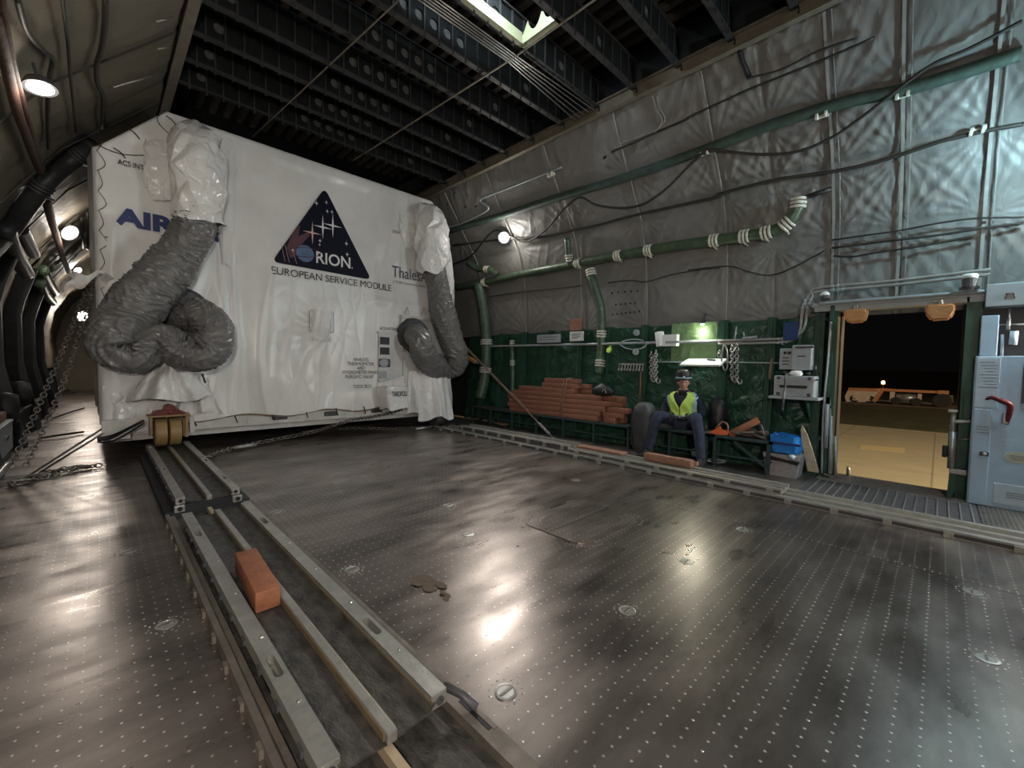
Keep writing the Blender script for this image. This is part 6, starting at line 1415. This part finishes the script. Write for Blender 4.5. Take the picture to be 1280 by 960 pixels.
# ------------------------------------------------------------------ outside at night
G = -2.6
xe = F(1120, 537, G).x
b = MB(); b.box((6.9, -40, G-.2), (xe, 60, G)); struct(b.build('apron', M['tarmac']))
b = MB(); b.box((xe, -60, G-.2), (xe+.6, 90, G+.02)); struct(b.build('apron_kerb', M['dark_line']))
b = MB(); b.box((xe+.6, -80, G-.25), (300, 200, G-.01)); struct(b.build('grass_field', M['grass']))
for x in (12, 17, 22.5): b = MB(); b.box((x, -40, G), (x+.05, 60, G+.004)); struct(b.build('apron_joint', M['dark_line']))
for y in (-8, -4, 0, 4, 8, 12): b = MB(); b.box((7, y, G), (xe, y+.05, G+.004)); struct(b.build('apron_joint', M['dark_line']))
q = [F(px, py, G+.003) for px, py in ((1075, 556), (1075, 561), (1130, 566), (1132, 560))]
b = MB(); b.v = [tuple(p) for p in q]+[(p.x, p.y, p.z+.003) for p in q]; b.f = [(0, 1, 2, 3), (4, 5, 6, 7), (0, 1, 5, 4), (1, 2, 6, 5), (2, 3, 7, 6), (3, 0, 4, 7)]; b.m = [0]*6; struct(b.build('apron_marking', M['line']))
q = F(1065, 543, G+.003); b = MB(); b.box((q.x-.1, q.y-.7, G+.001), (q.x+.15, q.y+.7, G+.006)); struct(b.build('apron_marking', M['dark_line']))
xr = F(1120, 506, G).x
b = MB(); b.box((xr-2, -80, G-.02), (xr+5, 200, G+.01)); struct(b.build('far_road', M['road']))
b = MB(); b.box((xr+60, -200, G), (xr+62, 300, G+4)); struct(b.build('far_treeline', M['night']))
def OX(px, py, x=None): return onX(px, py, xr)
yl_, yr_ = OX(1058, 495).y, OX(1193, 495).y; s_ = (yl_-yr_)/12.0
T = thing('service_truck', 'orange and white airport service truck on the road outside', 'truck', (xr+1.2, (yl_+yr_)/2, G))
def tz(py, px=1120): return OX(px, py).z
def ty(px): return OX(px, 495).y
zb_ = G+.45*s_
b = MB(); b.prism([(ty(1058), tz(502, 1058)), (ty(1056), tz(496, 1058)), (ty(1060), tz(486, 1058)), (ty(1098), tz(486.5, 1098)), (ty(1104), tz(487, 1104)), (ty(1094), tz(503, 1094))], (xr, 0, 0), (0, 1, 0), (0, 0, 1), (2.4, 0, 0)); b.build('cab_body', M['truck_white'], T)
b = MB(); b.box((xr-.03, ty(1097), tz(489, 1080)), (xr+2.42, ty(1060), tz(485.5, 1080))); b.prism([(ty(1090), tz(501, 1090)), (ty(1101), tz(486, 1100)), (ty(1106), tz(486, 1104)), (ty(1096), tz(502, 1096))], (xr-.04, 0, 0), (0, 1, 0), (0, 0, 1), (2.4, 0, 0)); b.build('orange_top', M['truck_orange'], T)
b = MB()
for i in range(2): b.box((xr-.03, ty(1075+13*i), tz(501, 1080)), (xr-.005, ty(1066+13*i), tz(493, 1080)))
b.build('side_panel', M['truck_white'], T)
b = MB(); b.box((xr+.4, ty(1183), tz(490.5, 1140)), (xr+1.6, ty(1098), tz(487.5, 1140))); b.box((xr+.3, ty(1186), tz(493, 1180)), (xr+1.7, ty(1172), tz(488.5, 1180))); b.build('boom', M['truck_orange'], T)
b = MB(); b.tube([(xr+.9, ty(1150), tz(497.5, 1135)), (xr+.9, ty(1120), tz(497.5, 1135))], abs(tz(493)-tz(502.5))/2, 16); b.build('tank', M['silver'], T, smooth=True)
b = MB(); b.box((xr+.2, ty(1152), tz(503, 1140)), (xr+1.8, ty(1147), tz(492, 1140))); b.box((xr+.2, ty(1118), tz(503, 1120)), (xr+1.8, ty(1112), tz(490, 1120))); b.build('stand', M['truck_white'], T)
b = MB(); b.box((xr+.3, ty(1190), tz(504.5, 1150)), (xr+2, ty(1058), tz(502.5, 1150))); b.box((xr+.3, ty(1192), tz(503, 1180)), (xr+2, ty(1170), tz(494, 1180))); b.build('chassis', M['dark_grey'], T)
for px in (1068, 1088, 1120, 1146, 1178):
    r = .45 if px < 1170 else .75; b = MB(); b.lathe([(r*.5, -.12), (r, -.12), (r, .12), (r*.5, .12)], (xr+.1, ty(px), G+r), (1, 0, 0), 20); b.lathe([(r*.5, -.10), (r*.2, -.13), (0, -.13)], (xr+.1, ty(px), G+r), (1, 0, 0), 16); b.build('wheel', M['rubber'], T, auto=40)
b = MB(); c = Vector((xr+1, ty(1102), tz(480, 1102))); b.cyl(c-Vector((0, 0, .8)), c, .04, 8); b.build('beacon_pole', M['dark_grey'], T); b = MB(); b.lathe([(.16, 0), (.18, .2), (.1, .34), (0, .36)], c, seg=12); b.build('beacon', M['beacon'], T, smooth=True)
fl_ = thing('apron_floodlight', 'sodium floodlight mast on the aircraft, outside the frame', 'floodlight', (9.5, -16, G))
b = MB(); b.tube([(9.5, -16, G), (9.5, -16, G+11)], [.14, .08], 10); b.build('mast', M['dark_grey'], fl_, smooth=True)
b = MB(); b.box((9.2, -16.3, G+11), (9.8, -15.9, G+11.3)); b.build('flood_head', M['dark_grey'], fl_)
fl_['label'] = 'tall sodium floodlight mast on the apron outside'
light('SPOT', 'flood_beam', (9.5, -15.7, G+10.8), 42000, (1, .80, .50), .4, fl_, (24, 4, G), math.radians(120), .6)
light('POINT', 'flood_glow', (xr-8, ty(1195)-22, G+9), 9000, (1, .62, .35), .5, None)  # unseen light added for the truck, kept out of the doorway view
for o in [x for x in bpy.data.objects if x.name == 'flood_glow']: 
    m_ = thing('added_road_light', 'unseen lamp added by the far road to light the service truck', 'unseen lamp', (xr-8, ty(1195)-22, G)); o.parent = m_; o.location = (0, 0, 8.8)
    b = MB(); b.tube([(xr-8, ty(1195)-22, G), (xr-8, ty(1195)-22, G+8.6)], [.1, .06], 8); b.build('mast', M['dark_grey'], m_); b = MB(); b.lathe([(.1, .2), (.3, .1), (.32, 0)], (xr-8, ty(1195)-22, G+8.9), seg=14); b.build('shade', M['dark_grey'], m_)
    m_.location = m_.location

# ------------------------------------------------------------------ world and view
w = bpy.data.worlds.new('night'); scene.world = w; w.use_nodes = True
w.node_tree.nodes['Background'].inputs['Color'].default_value = (.5, .45, .5, 1); w.node_tree.nodes['Background'].inputs['Strength'].default_value = .006
vs = scene.view_settings; vs.view_transform = 'Standard'; vs.look = 'None'; vs.exposure = -0.35; vs.gamma = 1; vs.use_curve_mapping = False
